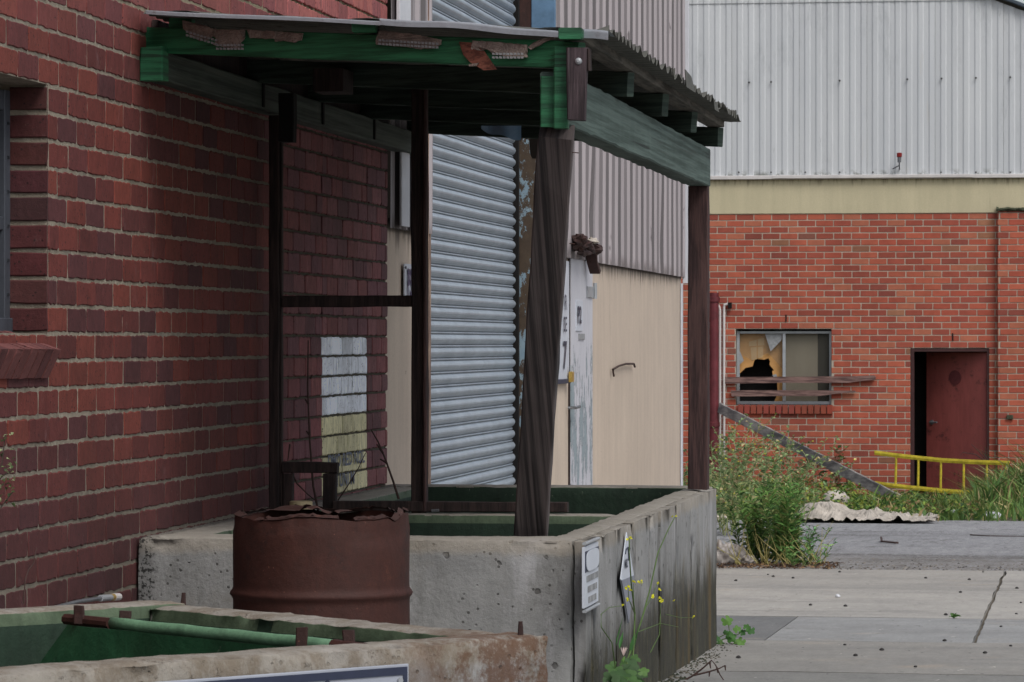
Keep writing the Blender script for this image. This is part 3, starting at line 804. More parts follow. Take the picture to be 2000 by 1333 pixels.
# rusted column
j = MB(); yc = yr1 + .035
def rag(y, x0, x1, z0_, z1_, th=.01, mat=0, amp=.02):
    n = 14; top = []
    for i in range(n + 1):
        t = i / n; top.append(V((x0 + (x1 - x0) * t, y, z1_ + (R.uniform(-amp, amp) if 0 < i < n else 0) - (.11 if t > .62 else 0))))
    j.slab([V((x0, y, z0_)), V((x1, y, z0_))] + top[::-1], (0, -1, 0), th, mat)
rag(yc, XW - .02, XW + .115, gz(22), EYE + 1.21)
j.slab([V((XW + .115, yc, gz(22))), V((XW + .115, yc + .12, gz(22))), V((XW + .115, yc + .12, EYE + 1.08)), V((XW + .115, yc, EYE + 1.08))], (1, 0, 0), .01)
j.build('rusted_guide_column', M['rustblue'], wh)
j = MB(); j.box((XW - .02, yc + .14, EYE + 1.30), (XW + .055, yc + .2, EYE + 4.4), jit=.003); j.build('upper_column', M['rust_dk'], wh)
j = MB(); j.box((XW + .055, yc + .135, EYE + 1.35), (XW + .195, yc + .19, EYE + 4.4), jit=.003, mat=0)
j.build('blue_fascia_panel', M['blue'], wh)
# personnel door
d = MB(); n = 10
top = []
for i in range(n + 1):
    y = yd0 + .03 + (yd1 - yd0 - .05) * i / n
    top.append(V((XW + .004, y, dtop + .02 - (.03 if i < 2 else 0) + R.uniform(-.01, .01))))
d.slab([V((XW + .004, yd0 + .03, gz(25) + .03)), V((XW + .004, yd1 - .02, gz(25) + .03))] + top[::-1], (1, 0, 0), .045)
pd = d.build('door', M['peel'], wh)
h = MB(); hy = yd1 - .02
h.box((XW + .004, yd1 - .36, onX(1150, 582, XW).z), (XW + .014, yd1 - .03, onX(1150, 560, XW).z)); h.tube([V((XW + .02, yd1 - .01, onX(1155, 584, XW).z)), V((XW + .02, yd1 - .01, onX(1155, 553, XW).z))], .014)
h.build('hinge', M['alu'], pd)
h = MB(); p = onX(1118, 797, XW + .03); h.tube([p + V((-.03, 0, 0)), p + V((.02, 0, 0)), p + V((.02, .22, .005))], .010); h.build('handle', M['steel'], pd)
h = MB(); p = onX(1116, 735, XW + .03); h.box(p - V((.012, .045, .04)), p + V((.012, .045, .03)), mat=0)
h.tube([p + V((0, -.03, .03)), p + V((0, -.03, .065)), p + V((0, .03, .065)), p + V((0, .03, .03))], .006, mat=1); h.build('padlock', [M['brass'], M['alu']], pd)
h = MB(); h.box((XW + .004, onX(1128, 650, XW).y, onX(1128, 664, XW).z), (XW + .012, onX(1139, 650, XW).y, onX(1128, 652, XW).z)); h.build('letter_plate', M['signfade'], pd)
h = MB(); h.box((XW - .05, yd0 - .01, gz(25)), (XW - .03, yd1 + .01, ZC)); h.build('door_recess', M['black'], wh)
h = MB(); h.box((XW - .02, yd0 - .0, gz(25)), (XW + .0, yd0 + .022, ZC)); h.build('door_frame', M['timber'], wh)

# signs on the warehouse wall
def wall_sign(name, label, pxl, pxr, pyt, pyb, pyl, texts, X=XW + .003, border=None, cat='sign', curl=0):
    y0_, y1_ = onX(pxl, 600, X).y, onX(pxr, 600, X).y
    zt_ = onX(pxl, pyt, X).z; zb_ = onX(pxl, pyb, X).z
    t = thing(name, label, cat, (X, y0_, zb_))
    q = MB(); q.box((X - .002, y0_, zb_), (X + .004, y1_, zt_), ch=.001); q.build('sign_panel', M['signwhite'], t)
    return t, y0_, y1_, zb_, zt_
t, a, b, zb, zt = wall_sign('parking_sign', 'white P3 sign on the beige wall left of the roller door', 788.5, 805, 515, 592, 0, [])
q = MB(); q.text('P3', frame((XW + .012, a + .06, zb + .035), (0, 1, 0), (0, 0, 1)), (zt - zb) * .98, bold=.03, sx=.78); q.build('lettering', m_simple('purple_ink', S(58, 46, 92), .5, bump=0), t)
for yy, zz in ((a + .02, zt - .02), (a + .11, zt - .035)):
    q = MB(); q.tube([V((XW + .008, yy, zz)), V((XW + .013, yy, zz))], .008, 6); q.build('screw', M['steel'], t)
t, a, b, zb, zt = wall_sign('parking_sign', 'small white P2 notice on the peeling white door', 1124.5, 1137, 586, 647, 0, [], X=XW + .006)
q = MB(); q.text('P2', frame((XW + .0165, a + .03, zb + .055), (0, 1, 0), (0, 0, 1)), .155, bold=.03, sx=1.25); q.build('lettering', M['signdark'], t)
t, a, b, zb, zt = wall_sign('warehouse_sign', 'tall white sign with a dark 7, half hidden behind the leaning post', 1071, 1110.5, 503, 752, 0, [], X=XW + .004)
q = MB()
for s_t, zz, sz, k in (('R', EYE + .215, .14, 1.2), ('SE', EYE + .075, .135, 1.2), ('7', EYE - .17, .26, 1.4)):
    q.text(s_t, frame((XW + .0155, b - .16, zz), (0, 1, 0), (0, 0, 1)), sz, align='RIGHT', bold=.01, sx=k)
q.build('lettering', M['signdark'], t)
q = MB(); q.box((XW + .012, a, zb), (XW + .018, b, zb + .03)); q.build('border', M['signdark'], t)

# crumpled rusted lamp hood over the door
q = MB(); c = onX(1145, 483, XW + .06); c.z += .0
for k in range(9):
    o = V((R.uniform(0, .05), -.5 + .11 * k, R.uniform(-.03, .04) + .02 * math.cos(k)))
    rx_ = R.uniform(.03, .06); sd_ = R.uniform(0, 40)
    def hf(u, v, o=o, rx_=rx_, sd_=sd_):
        a_, b_ = u * 6.283, v * 3.1416; d_ = V((math.cos(a_) * math.sin(b_), math.sin(a_) * math.sin(b_), math.cos(b_)))
        kk = 1 + .9 * noise.noise(d_ * 2.4 + V((sd_, 0, 0))); return c + o + V((d_.x * rx_, d_.y * .13, d_.z * rx_ * .55)) * kk
    q.grid(hf, 10, 6, mat=1 if k == 6 else 0)
q.beam(c + V((0, .3, -.02)), c + V((.01, .4, -.16)), .07, .05, mat=0, jit=.01)
o = q.build('crushed_hood', [M['rust_dk'], M['tarp']]); tag(o, 'crushed dark metal hood sticking out above the white door', 'lamp hood')
# loose wire on beige wall
q = MB(); q.tube([onX(a_, b_, XW + .01) for a_, b_ in ((1199, 735), (1197, 722), (1209, 715), (1222, 711), (1238, 711), (1240, 717))], .008, 5)
tag(q.build('wire', M['twig']), 'short bent wire fixed to the beige wall', 'wire')

# ================================================================== FAR BRICK WAREHOUSE
YB = 50.46
fb = thing('brick_warehouse', 'orange brick warehouse with white corrugated gable across the yard', 'building', (-1, YB, gz(YB)))
XL, XR = -12.0, 7.0
def fx(px, py=600, Y=YB): return onY(px, py, Y).x
def fz(py, px=1600, Y=YB): return onY(px, py, Y).z
ztop = fz(418); HB = .0862
nb = int((ztop - gz(YB)) / HB) + 2; zb0 = ztop - nb * HB
def snap(z): return ztop - round((ztop - z) / HB) * HB
wz0, wz1 = snap(fz(797)), snap(fz(645)); wx0, wx1 = fx(1437), fx(1624)
dz1 = snap(fz(684)); dx0, dx1 = fx(1778), fx(1932)
holes = [(wx0 - XL, wx1 - XL, wz0, wz1), (dx0 - XL, dx1 - XL, zb0 - 1, dz1)]
def colF(p):
    r = R.random()
    if r < .66: c = R.choice([S(172, 88, 68), S(166, 82, 64), S(178, 94, 72), S(158, 80, 64)])
    elif r < .80: c = S(176, 104, 80)
    elif r < .97: c = R.choice([S(150, 76, 62), S(142, 74, 62), S(156, 80, 64)])
    else: c = R.choice([S(146, 98, 76), S(134, 84, 70), S(158, 108, 82)])
    k = R.uniform(.92, 1.08) * .88; return tuple(x * k for x in c)
mb = MB()
bricks(mb, (XL, YB, 0), (1, 0, 0), (0, -1, 0), XR - XL, zb0, ztop, .2405, HB, .0125, holes, colF, jit=.001, simple=True, back=.012, ph=.07)
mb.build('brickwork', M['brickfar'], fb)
mb = MB(); sheet_holes(mb, (XL, YB, 0), (1, 0, 0), (0, -1, 0), XR - XL, zb0, ztop, holes, depth=-.005)
# reveals
for (a, b, c, d) in ((wx0, wx1, wz0, wz1), (dx0, dx1, zb0, dz1)):
    for (p0, p1) in (((a, c), (a, d)), ((a, d), (b, d)), ((b, d), (b, c)), ((b, c), (a, c))):
        mb.add([V((p0[0], YB + .005, p0[1])), V((p1[0], YB + .005, p1[1])), V((p1[0], YB + .24, p1[1])), V((p0[0], YB + .24, p0[1]))], [(0, 1, 2, 3)])
mb.build('mortar', M['mortarfar'], fb)
# pilaster
pxx = fx(1949); mb = MB()
bricks(mb, (pxx, YB - .11, 0), (1, 0, 0), (0, -1, 0), .75, zb0, ztop + .02, .2405, HB, .0125, [], colF, jit=.001, simple=True, back=.012, ph=.02)
bricks(mb, (pxx, YB - .0, 0), (0, -1, 0), (-1, 0, 0), .11, zb0, ztop + .02, .2405, HB, .0125, [], colF, jit=.001, simple=True, back=.012, ph=.02)
mb.build('pilaster', M['brickfar'], fb)
mb = MB(); mb.box((pxx + .006, YB - .104, zb0), (pxx + .744, YB - .001, ztop)); mb.build('pilaster_core', M['mortarfar'], fb)
mb = MB(); mb.rbox((pxx - .04, YB - .16, ztop + .012), (pxx + .8, YB - .002, ztop + .065), r=.02, cell=.05, amp=.02); mb.build('pilaster_cap', M['moss'], fb)
# render band, flashing
zr = fz(350); mb = MB()
mb.box((XL, YB - .012, ztop + .002), (XR, YB + .2, zr), ch=.004); mb.build('render_band', M['cream'], fb)
zf = fz(343); mb = MB(); mb.box((XL, YB - .075, zr - .004), (XR, YB - .02, zf), ch=.006)
mb.beam(V((fx(1510), YB - .082, (zr + zf) / 2 + .004)), V((fx(1900), YB - .082, (zr + zf) / 2 + .004)), .01, .045)
mb.build('flashing', M['pvc'], fb)
# corrugated gable sheets
k1 = onY(1930, -4, YB - .06); k2 = onY(2000, 22, YB - .06); slope = (k1.z - k2.z) / (k2.x - k1.x)
xa = fx(1480)
def roofz(x): return k1.z - slope * (x - k1.x) if x > xa else k1.z - slope * (xa - k1.x) - slope * (xa - x)
mb = MB(); x = fx(1430) - 8 * .911; FL = .911 / 6; zlap = fz(4)
while x < XR:
    for s6 in range(6):
        xs = x + s6 * FL
        tn = R.uniform(.97, 1.03)
        prof = [(0, .0), (.40, .0), (.54, .013), (.90, .013), (1.0, 0)]
        if s6 == 5: prof = [(0, 0), (.40, 0), (.54, .013), (.90, .013), (.975, .013), (.976, -.004), (1.0, 0)]
        for q in range(len(prof) - 1):
            (u0, d0), (u1, d1) = prof[q], prof[q + 1]
            xa_, xb_ = xs + u0 * FL, xs + u1 * FL
            c = tn * (1.0 if q != 1 else 1.02) * (.955 if q == 0 else 1)
            col = (c, c, c)
            if s6 == 5 and q >= 4: col = (.48, .48, .48)
            for (za, zb_, dd) in ((zf - .01, zlap, 0), (zlap - .01, None, .012)):
                ta = zlap if zb_ else roofz(xa_); tb = zlap if zb_ else roofz(xb_)
                if ta <= za or tb <= za: 
                    if zb_ is None: continue
                if zb_: ta = min(zlap, roofz(xa_)); tb = min(zlap, roofz(xb_))
                if ta < za + .01: continue
                y0_, y1_ = YB - .03 - d0 - dd, YB - .03 - d1 - dd
                mb.add([V((xa_, y0_, za)), V((xb_, y1_, za)), V((xb_, y1_, tb)), V((xa_, y0_, ta))], [(0, 1, 2, 3)], col=col)
    x += .911
mb.build('corrugated_gable', M['asb'], fb)
for px in (1463, 1506, 1640, 1772, 1839, 1906, 1973): 
    mb = MB(); p = onY(px, 158 + (1640 - px) * .02, YB - .055); mb.tube([p, p - V((0, .02, 0))], .014, 6); mb.build('screw', M['stone'], fb)
for px in (1443, 1506, 1573, 1640, 1705, 1838, 1906, 1973):
    mb = MB(); p = onY(px, 337, YB - .055); mb.tube([p, p - V((0, .02, 0))], .012, 6); mb.build('screw', M['stone'], fb)
mb = MB(); e = .06
mb.beam(V((xa, YB - .08, roofz(xa) + .07)), V((XR + 1, YB - .08, roofz(XR + 1) + .07)), .12, .05, ch=.01)
mb.beam(V((xa, YB - .08, roofz(xa) + .07)), V((XL - 1, YB - .08, roofz(XL - 1) + .07)), .12, .05, ch=.01)
mb.build('barge_board', m_simple('grey_barge_paint', S(64, 74, 84), .7), fb)
mb = MB()
for s_ in (1, -1):
    xe = XR + 1 if s_ == 1 else XL - 1
    mb.add([V((xa, YB - .06, roofz(xa) + .10)), V((xe, YB - .06, roofz(xe) + .10)), V((xe, YB + 14, roofz(xe) + .10)), V((xa, YB + 14, roofz(xa) + .10))], [(0, 1, 2, 3)])
mb.build('roof', M['sheet'], fb)
# window
mb = MB(); f = .035; yw = YB + .07
mb.box((wx0 + .005, yw, wz0 + .012), (wx0 + f + .01, yw + .05, wz1 - .03)); mb.box((wx1 - f, yw, wz0 + .012), (wx1 - .005, yw + .05, wz1 - .03))
mb.box((wx0 + f + .01, yw - .002, wz0 + .012), (wx1 - f, yw + .05, wz0 + .055)); mb.box((wx0 + f + .01, yw - .002, wz1 - .065), (wx1 - f, yw + .05, wz1 - .03))
xm = fx(1531); mb.box((xm - .024, yw - .006, wz0 + .055), (xm + .018, yw + .052, wz1 - .065))
wf = mb.build('window', M['alu'], fb)
mb = MB(); mb.add([V((wx0 - .1, YB + .45, wz0 - .1)), V((wx1 + .1, YB + .45, wz0 - .1)), V((wx1 + .1, YB + .45, wz1 + .1)), V((wx0 - .1, YB + .45, wz1 + .1))], [(0, 1, 2, 3)])
mb.build('dark_room', M['black'], wf)
mb = MB()
def wp_(lst, Y): return [onY(a_, b_, Y) for a_, b_ in lst]
torn = [(1441, 650), (1528, 650), (1528, 795), (1507, 795), (1519, 770), (1518, 752), (1519, 738), (1510, 735), (1508, 725), (1512, 724), (1503, 713), (1504, 706), (1501, 700), (1493, 703), (1476, 701), (1473, 706), (1470, 716), (1456, 719), (1447, 728), (1441, 732)]
pp = wp_(torn, YB + .16); mb.slab(pp[::-1], (0, -1, 0), .004)
mb.build('torn_blind', M['tan'], wf)
mb = MB(); mb.slab(wp_([(1535, 650), (1535, 795), (1597, 795), (1597, 650)], YB + .15), (0, -1, 0), .004); mb.build('grey_blind', M['putty'], wf)
for sh_ in ([(1494, 652), (1505, 687), (1527, 664), (1527, 652)], [(1442, 690), (1442, 715), (1453, 705), (1446, 688)], [(1508, 733), (1512, 738), (1518, 737), (1516, 731)]):
    mb = MB(); mb.slab(wp_(sh_, YB + .09), (0, -1, 0), .003); mb.build('glass_shard', M['signfade'], wf)
for sh_ in ([(1463, 668), (1478, 664), (1478, 676), (1463, 677)], [(1480, 663), (1492, 660), (1493, 675), (1480, 676)], [(1466, 679), (1478, 678), (1478, 702), (1468, 704)], [(1480, 678), (1491, 677), (1490, 699), (1480, 700)]):
    mb = MB(); mb.slab(wp_(sh_, YB + .155), (0, -1, 0), .002); mb.build('reflection_patch', M['pale_tan'], wf)  # window reflection made as thin pale patches on the blind
mb = MB()
for (a_, b_) in ((1463, 675), (1477, 675)):
    for (c_, d_) in ((653, 672), (676, 700)):
        pass
mb.slab(wp_([(1535, 650), (1535, 795), (1619, 795), (1619, 650)], YB + .10), (0, -1, 0), .004)
mb.slab(wp_([(1441, 650), (1441, 690), (1470, 705), (1500, 690), (1528, 720), (1528, 650)], YB + .10), (0, -1, 0), .004)
mb.build('pane', M['glass'], wf)
mb = MB(); xx = wx0 + .03
while xx < wx1 - .02:
    mb.rbox((xx, YB - .045, wz0 - .115), (min(xx + .076, wx1 + .03), YB + .06, wz0 + .010), r=.006, cell=.1, amp=.002, col=tuple(v_ * R.uniform(.7, .9) for v_ in S(150, 74, 60))); xx += .086
mb.build('window_sill', M['brickfar'], fb)
# door
mb = MB()
mb.box((dx0 + .004, YB + .01, zb0 + .05), (dx0 + .05, YB + .12, dz1 - .006)); mb.box((dx1 - .03, YB + .01, zb0 + .05), (dx1 - .004, YB + .12, dz1 - .006)); mb.box((dx0 + .05, YB + .012, dz1 - .05), (dx1 - .03, YB + .12, dz1 - .006))
mb.build('door_frame', m_simple('dark_maroon_frame', S(62, 36, 36), .7, scale=9), fb)
mb = MB(); gd = gz(YB)
mb.add([V((dx0 - .3, YB + .9, gd - .1)), V((dx1 + .3, YB + .9, gd - .1)), V((dx1 + .3, YB + .9, dz1 + .1)), V((dx0 - .3, YB + .9, dz1 + .1))], [(0, 1, 2, 3)])
mb.add([V((dx0 - .3, YB + .25, gd - .1)), V((dx0 - .3, YB + .9, gd - .1)), V((dx0 - .3, YB + .9, dz1 + .1)), V((dx0 - .3, YB + .25, dz1 + .1))], [(0, 1, 2, 3)])
mb.add([V((dx1 + .3, YB + .25, gd - .1)), V((dx1 + .3, YB + .9, gd - .1)), V((dx1 + .3, YB + .9, dz1 + .1)), V((dx1 + .3, YB + .25, dz1 + .1))], [(0, 1, 2, 3)])
mb.add([V((dx0 - .3, YB + .25, dz1 + .1)), V((dx0 - .3, YB + .9, dz1 + .1)), V((dx1 + .3, YB + .9, dz1 + .1)), V((dx1 + .3, YB + .25, dz1 + .1))], [(0, 1, 2, 3)])
mb.build('dark_hall', M['black'], fb)
hx, hyy = dx1 - .035, YB + .06; ang = math.radians(33); Ld = .98
ddir = V((-math.cos(ang), math.sin(ang), 0)); nn = V((-math.sin(ang), -math.cos(ang), 0))
ez = gd + .02; tz = dz1 - .06
p0 = V((hx, hyy, 0)); p1 = p0 + ddir * Ld
mb = MB(); mb.slab([p1 + UP * ez, p0 + UP * ez, p0 + UP * tz, p1 + UP * tz], nn, .04); dl = mb.build('door', M['mdoor'], fb)
mb = MB(); c = p0 + ddir * (Ld - .09) + nn * .0; zc = fz(826)
mb.tube([c + UP * zc, c + UP * zc + nn * .05, c + UP * zc + nn * .055 - ddir * .12], .013); mb.tube([c + UP * zc, c + UP * zc + nn * .012], .032, 12); mb.build('handle', M['steel'], dl)
mb = MB(); c = p0 + ddir * (Ld * .52) + UP * fz(738) + nn * .003; mb.tube([c, c + nn * .004], .10, 20); mb.build('round_mark', m_simple('maroon_disc', S(92, 42, 44), .6, var=.3), dl)
# small bolts over openings
for px, py in ((1535, 622), (1861, 658)):
    mb = MB(); p = onY(px, py, YB - .003); mb.box(p - V((.008, .006, .05)), p + V((.008, .0, .05)), jit=.003); mb.build('wall_fixing', M['black'], fb)
q = MB(); p = onY(1975, 815, YB - .115); q.box(p - V((.06, .03, .03)), p + V((.03, 0, .03)), jit=.004); q.build('wall_tap', M['moss'], fb)

# downpipe and conduits
dp = thing('downpipe', 'maroon cast iron downpipe on the orange brick wall behind the far post', 'pipe', (fx(1396), YB - .1, gz(YB)))
q = MB(); px_ = fx(1395, 600, YB - .1)
q.tube([V((px_, YB - .1, gz(YB))), V((px_, YB - .1, fz(572, Y=YB - .1)))], .062, 14); q.build('pipe', M['downpipe'], dp, smooth=False)
for py in (585, 830):
    q = MB(); z_ = fz(py, Y=YB - .1); q.tube([V((px_, YB - .1, z_ - .035)), V((px_, YB - .1, z_ - .03)), V((px_, YB - .1, z_ + .03)), V((px_, YB - .1, z_ + .035))], [.065, .078, .078, .065], 14); q.build('collar', M['downpipe'], dp)
for k, (a_, top_, hook) in enumerate(((1406, 600, [(1399, 592)]), (1414, 595, [(1422, 594)]))):
    q = MB(); x_ = fx(a_, 600, YB - .06)
    pts = [V((x_, YB - .05, gz(YB) + .1)), V((x_, YB - .05, fz(top_ + 6, Y=YB - .05))), onY(a_ + (1 if k else -1), top_ + 1, YB - .05)] + [onY(u, w, YB - .05) for u, w in hook]
    q.tube(pts, .018, 8)
    o = q.build('conduit', M['pvc'])
    tag(o, ['thin white pipe bending left at the top, nearest the maroon downpipe', 'thin white pipe with square elbow ending in a black stub, on brick wall'][k], 'pipe')
    if k:
        q = MB(); p = onY(1422, 594, YB - .05); q.box(p - V((.0, .03, .06)), p + V((.05, .03, .02))); q.build('black_stub', M['black'], o)
# beacon
t = thing('wall_beacon', 'small red beacon on a bent bracket low on the white corrugated gable', 'beacon', tuple(onY(1757, 330, YB - .06)))
q = MB(); p = onY(1756.5, 303, YB - .18); q.tube([p - UP * .03, p - UP * .025, p + UP * .025, p + UP * .03], [.03, .036, .036, .025], 12); q.build('lens', m_simple('red_lens', S(124, 26, 24), .3, bump=0), t)
q = MB(); q.tube([p - UP * .03, p - UP * .10], .026, 10); q.build('lamp_body', M['steel'], t)
q = MB(); q.tube([p - UP * .10, p - UP * .14, onY(1746, 329, YB - .10), onY(1744, 330, YB - .05)], .008, 6); q.tube([p - UP * .1, onY(1757, 331, YB - .05)], .010, 6); q.build('bracket', M['steel'], t)

# boards over the window
for k, (pts, lab) in enumerate((([(1414, 737), (1416, 750), (1530, 748), (1655, 748.5), (1672, 746), (1708, 742.5), (1711, 738), (1708, 733.5), (1660, 735.5), (1560, 736)], 'upper splintered board nailed across the broken window'),
                                ([(1427, 763), (1429, 775), (1500, 774), (1597, 774), (1630, 770), (1672, 766.5), (1670, 763.5), (1620, 763), (1560, 762.5)], 'lower splintered board nailed across the broken window'))):
    q = MB(); q.slab([onY(a_, b_, YB - .06) for a_, b_ in pts], (0, -1, 0), .035); o = q.build('window_board', M['timber_board']); tag(o, lab, 'board', 'boards nailed across the window')
# leaning plank
q = MB(); a_ = onY(1405, 797, YB - .14); b_ = onG(1786, 992); q.beam(a_, b_, .035, .135, up=V((.35, -.3, 1)).normalized(), ch=.004, jit=.004)
tag(q.build('leaning_plank', M['timber_grey']), 'long grey weathered plank leaning diagonally against the brick wall', 'plank')
# ladder
ld = thing('ladder', 'yellow ladder lying on its side in the grass before the door', 'ladder', tuple(onY(1820, 965, 48.0)))
def lr(pts, YA, YZ, r=.022, n=14):
    out = []
    for i in range(n + 1):
        t = i / n; k = t * (len(pts) - 1); m = min(int(k), len(pts) - 2); f_ = k - m
        out.append(onY(pts[m][0] * (1 - f_) + pts[m + 1][0] * f_, pts[m][1] * (1 - f_) + pts[m + 1][1] * f_, YA + (YZ - YA) * t))
    return out
tp = [(1708, 884.5), (1775, 893), (1840, 899.5), (1905, 903), (1972, 905)]
bt = [(1707, 944.5), (1775, 952.5), (1840, 959), (1905, 963.5), (1975, 967)]
for pts in (tp, bt):
    q = MB(); L_ = lr(pts, 48.3, 47.6)
    rr = [[p + V((0, -.016, 0)) + UP * .028, p + V((0, .016, 0)) + UP * .028, p + V((0, .016, 0)) - UP * .028, p + V((0, -.016, 0)) - UP * .028, p + V((0, -.022, 0))] for p in L_]
    rr = [[r[0], r[1], r[2], r[3], r[4]] for r in rr]
    q.loft(rr); q.build('rail', M['yellow'], ld)
for a_, c_ in ((1750.5, 1749), (1794, 1793), (1838, 1837), (1882.5, 1882), (1928, 1926), (1965, 1964)):
    def yat(px, pts):
        for (x0, y0_), (x1, y1_) in zip(pts, pts[1:]):
            if x0 <= px <= x1: return y0_ + (y1_ - y0_) * (px - x0) / (x1 - x0)
    Yk = 48.3 - .7 * (a_ - 1708) / 264
    q = MB(); q.tube([onY(a_, yat(a_, tp), Yk), onY(c_, yat(c_, bt), Yk)], .0155, 8); q.build('rung', M['yellow'], ld)

# ================================================================== CONCRETE TANKS
ZT = EYE - .68
XO, XI = -1.65, -1.80
ta = thing('concrete_tank', 'long board-marked concrete tank under the canopy, green inside', 'concrete tank', (-2.45, 15, gz(15)))
YF0, YF1 = 12.80, 13.02; YBK0, YBK1 = onZ(1200, 952, ZT).y, onZ(1200, 952, ZT).y + .2
zg = gz(17.5) - .1
G = 1; GR = 2
def twall(lo, hi, name, inner, seed, X=None, mats=None, parent=None, amp=.003, split=.035, r=.009):
    """concrete wall whose inner side is painted: pale rim band then dark green"""
    lo = V(lo); hi = V(hi); q = MB()
    q.rbox(lo, hi, r=r, cell=.028, amp=amp, X=X, seed=seed)
    # repaint inner faces
    cen = (lo + hi) / 2
    ax = 'xyz'.index(inner[1]); sg = 1 if inner[0] == '+' else -1
    Xi = X.inverted() if X else None
    for i, f in enumerate(q.f):
        c = sum((q.v[k] for k in f), V((0, 0, 0))) / len(f)
        if Xi: c = Xi @ c
        edge = hi[ax] if sg > 0 else lo[ax]
        if abs(c[ax] - edge) < .022 and c.z < hi.z - .007 and abs(c[ax] - cen[ax]) > .01:
            q.m[i] = GR if c.z > hi.z - split - .02 * N3(c, 8) else G
    return q.build(name, [M['conc'], M['green_in'], M['green_rim']], parent, smooth=True)
# lane-side wall: boards
q_ = twall((XI, YF1 - .01, zg), (XO - .042, YBK1, ZT - .002), 'lane_wall', '-x', 1.0, parent=ta)
ys = [YF0 + .004] + [onX(p_, 1100, XO).y for p_ in (1159, 1205.5, 1238, 1244, 1272, 1290, 1322.5, 1352, 1380)] + [YBK1 + .003]
q = MB()
for a_, b_ in zip(ys, ys[1:]):
    dd = R.uniform(-.004, .004); k = R.uniform(.92, 1.14)
    q.rbox((XO - .05, a_ + .013, zg), (XO + dd, b_ - .013, ZT - .004), r=.006, cell=.07, amp=.0035, col=(k, k, k * 1.01), seed=a_)
q.build('board_marked_face', M['conc'], ta, smooth=True)
twall((XW + .002, YF0, zg), (XO - .05, YF1, ZT), 'front_wall', '+y', 2.0, parent=ta, amp=.005, r=.010)
twall((XW + .002, YBK0, zg), (XO - .02, YBK1, ZT + .003), 'back_wall', '-y', 3.0, parent=ta, split=.01)
twall((XW + .002, YF1 - .01, zg), (-3.05, YBK0 + .01, ZT - .003), 'wall_side', '+x', 4.0, parent=ta)
YD0 = onZ(900, 1003, ZT).y
twall((-3.06, YD0, zg), (XI + .01, YD0 + .16, ZT - .003), 'divider_wall', '-y', 5.0, parent=ta)
q = MB(); q.rbox((-3.1, YF1 - .02, gz(15)), (XI + .02, YBK0 + .02, gz(15) + .12), r=.01, cell=.3, amp=.01); q.build('tank_floor', M['green_in'], ta)

# foreground tank, turned on the spot
ex = (RT * .755 + FW * .656); ny = (RT * -.656 + FW * .755)
Bc = RT * .092 + FW * 8.72
XT = Matrix.Identity(4)
for i in range(3): XT[i][0] = ex[i]; XT[i][1] = ny[i]; XT[i][2] = UP[i]; XT[i][3] = Bc[i]
tb = thing('concrete_tank', 'nearest concrete tank set at an angle, with green bar inside', 'concrete tank', tuple(XT @ V((-.8, .8, gz(9)))))
LW, WW, th = 1.55, 1.57, .14
zg2 = gz(9) - .1
twall((-LW, 0, zg2), (0, th, ZT), 'front_wall', '+y', 11.0, X=XT, parent=tb, amp=.005, r=.010)
twall((-LW, WW - th, zg2), (0, WW, ZT + .002), 'back_wall', '-y', 12.0, X=XT, parent=tb, amp=.005, r=.010)
twall((-th, th - .01, zg2), (-.001, WW - th + .01, ZT - .003), 'end_wall', '-x', 13.0, X=XT, parent=tb, amp=.005, r=.010)
twall((-LW + .001, th - .01, zg2), (-LW + th, WW - th + .01, ZT - .003), 'end_wall', '+x', 14.0, X=XT, parent=tb, amp=.004)
q = MB(); q.rbox((-LW + th - .02, th - .02, gz(9)), (-th + .02, WW - th + .02, gz(9) + .45), r=.01, cell=.3, amp=.01, X=XT); q.build('tank_floor', M['green_in'], tb)
# green bar and hanging sheet
bp0 = onZ(132, 1209, ZT - .005); bp1 = onZ(700, 1266, ZT - .012)
cb = thing('cross_bar', 'pale green painted steel bar with rusted ends lying across the nearest tank', 'steel bar', tuple((bp0 + bp1) / 2))
q = MB(); dd = (bp1 - bp0)
q.tube([bp0 + dd * (.16 + .77 * k / 12) + UP * .001 * math.sin(k * 2) for k in range(13)], .0145, 14); q.build('bar', M['green_pale'], cb, smooth=True)
for a_, b_ in ((0, .165), (.925, 1.02)):
    q = MB(); q.beam(bp0 + dd * a_, bp0 + dd * b_, .034, .026, ch=.008, jit=.003); q.build('rusted_end', M['rust'], cb)
for t_0, s_ in ((.065, 1), (.20, -1), (.84, 1), (.955, -1)):
    q = MB(); c = bp0 + dd * t_0 + dd.cross(UP).normalized() * .02 * s_ * (1 if s_ > 0 else .5); q.box(c - V((.014, .006, .01)), c + V((.014, .006, .035)), jit=.004); q.build('lug', M['rust_dk'], cb)
q = MB()
dn = dd.normalized(); sd = dd.cross(UP).normalized()
def sheetf(u, v):
    L_ = dd.length * (.02 + .90 * u); p = bp0 + dn * L_ - UP * (.012 + .40 * v)
    curl = (1 - u) ** 3
    p += sd * (.02 + .10 * v * v * (0.4 + curl) + .015 * N3(p, 5)) - dn * (.16 * curl * math.sin(v * 2.4)) 
    return p
q.grid(sheetf, 30, 16); q.build('hanging_sheet', m_green('bright_green_sheet', S(28, 62, 42), S(40, 84, 56), rough=.5), cb, smooth=True)
# rusty stubs on rims
for k, (px, py, hgt) in enumerate(((358, 1176, .025), (1018, 1240, .030))):
    q = MB(); p = onZ(px, py, ZT); q.beam(p - UP * .02, p + UP * hgt, .016, .012, up=V((0, 1, 0)), jit=.002, taper=.6); o = q.build('rusty_stub', M['rust_dk'])
    tag(o, ['rusty bolt stub at the far corner of the nearest tank rim', 'pointed rusty stub at the right corner of the nearest tank rim'][k], 'bolt')
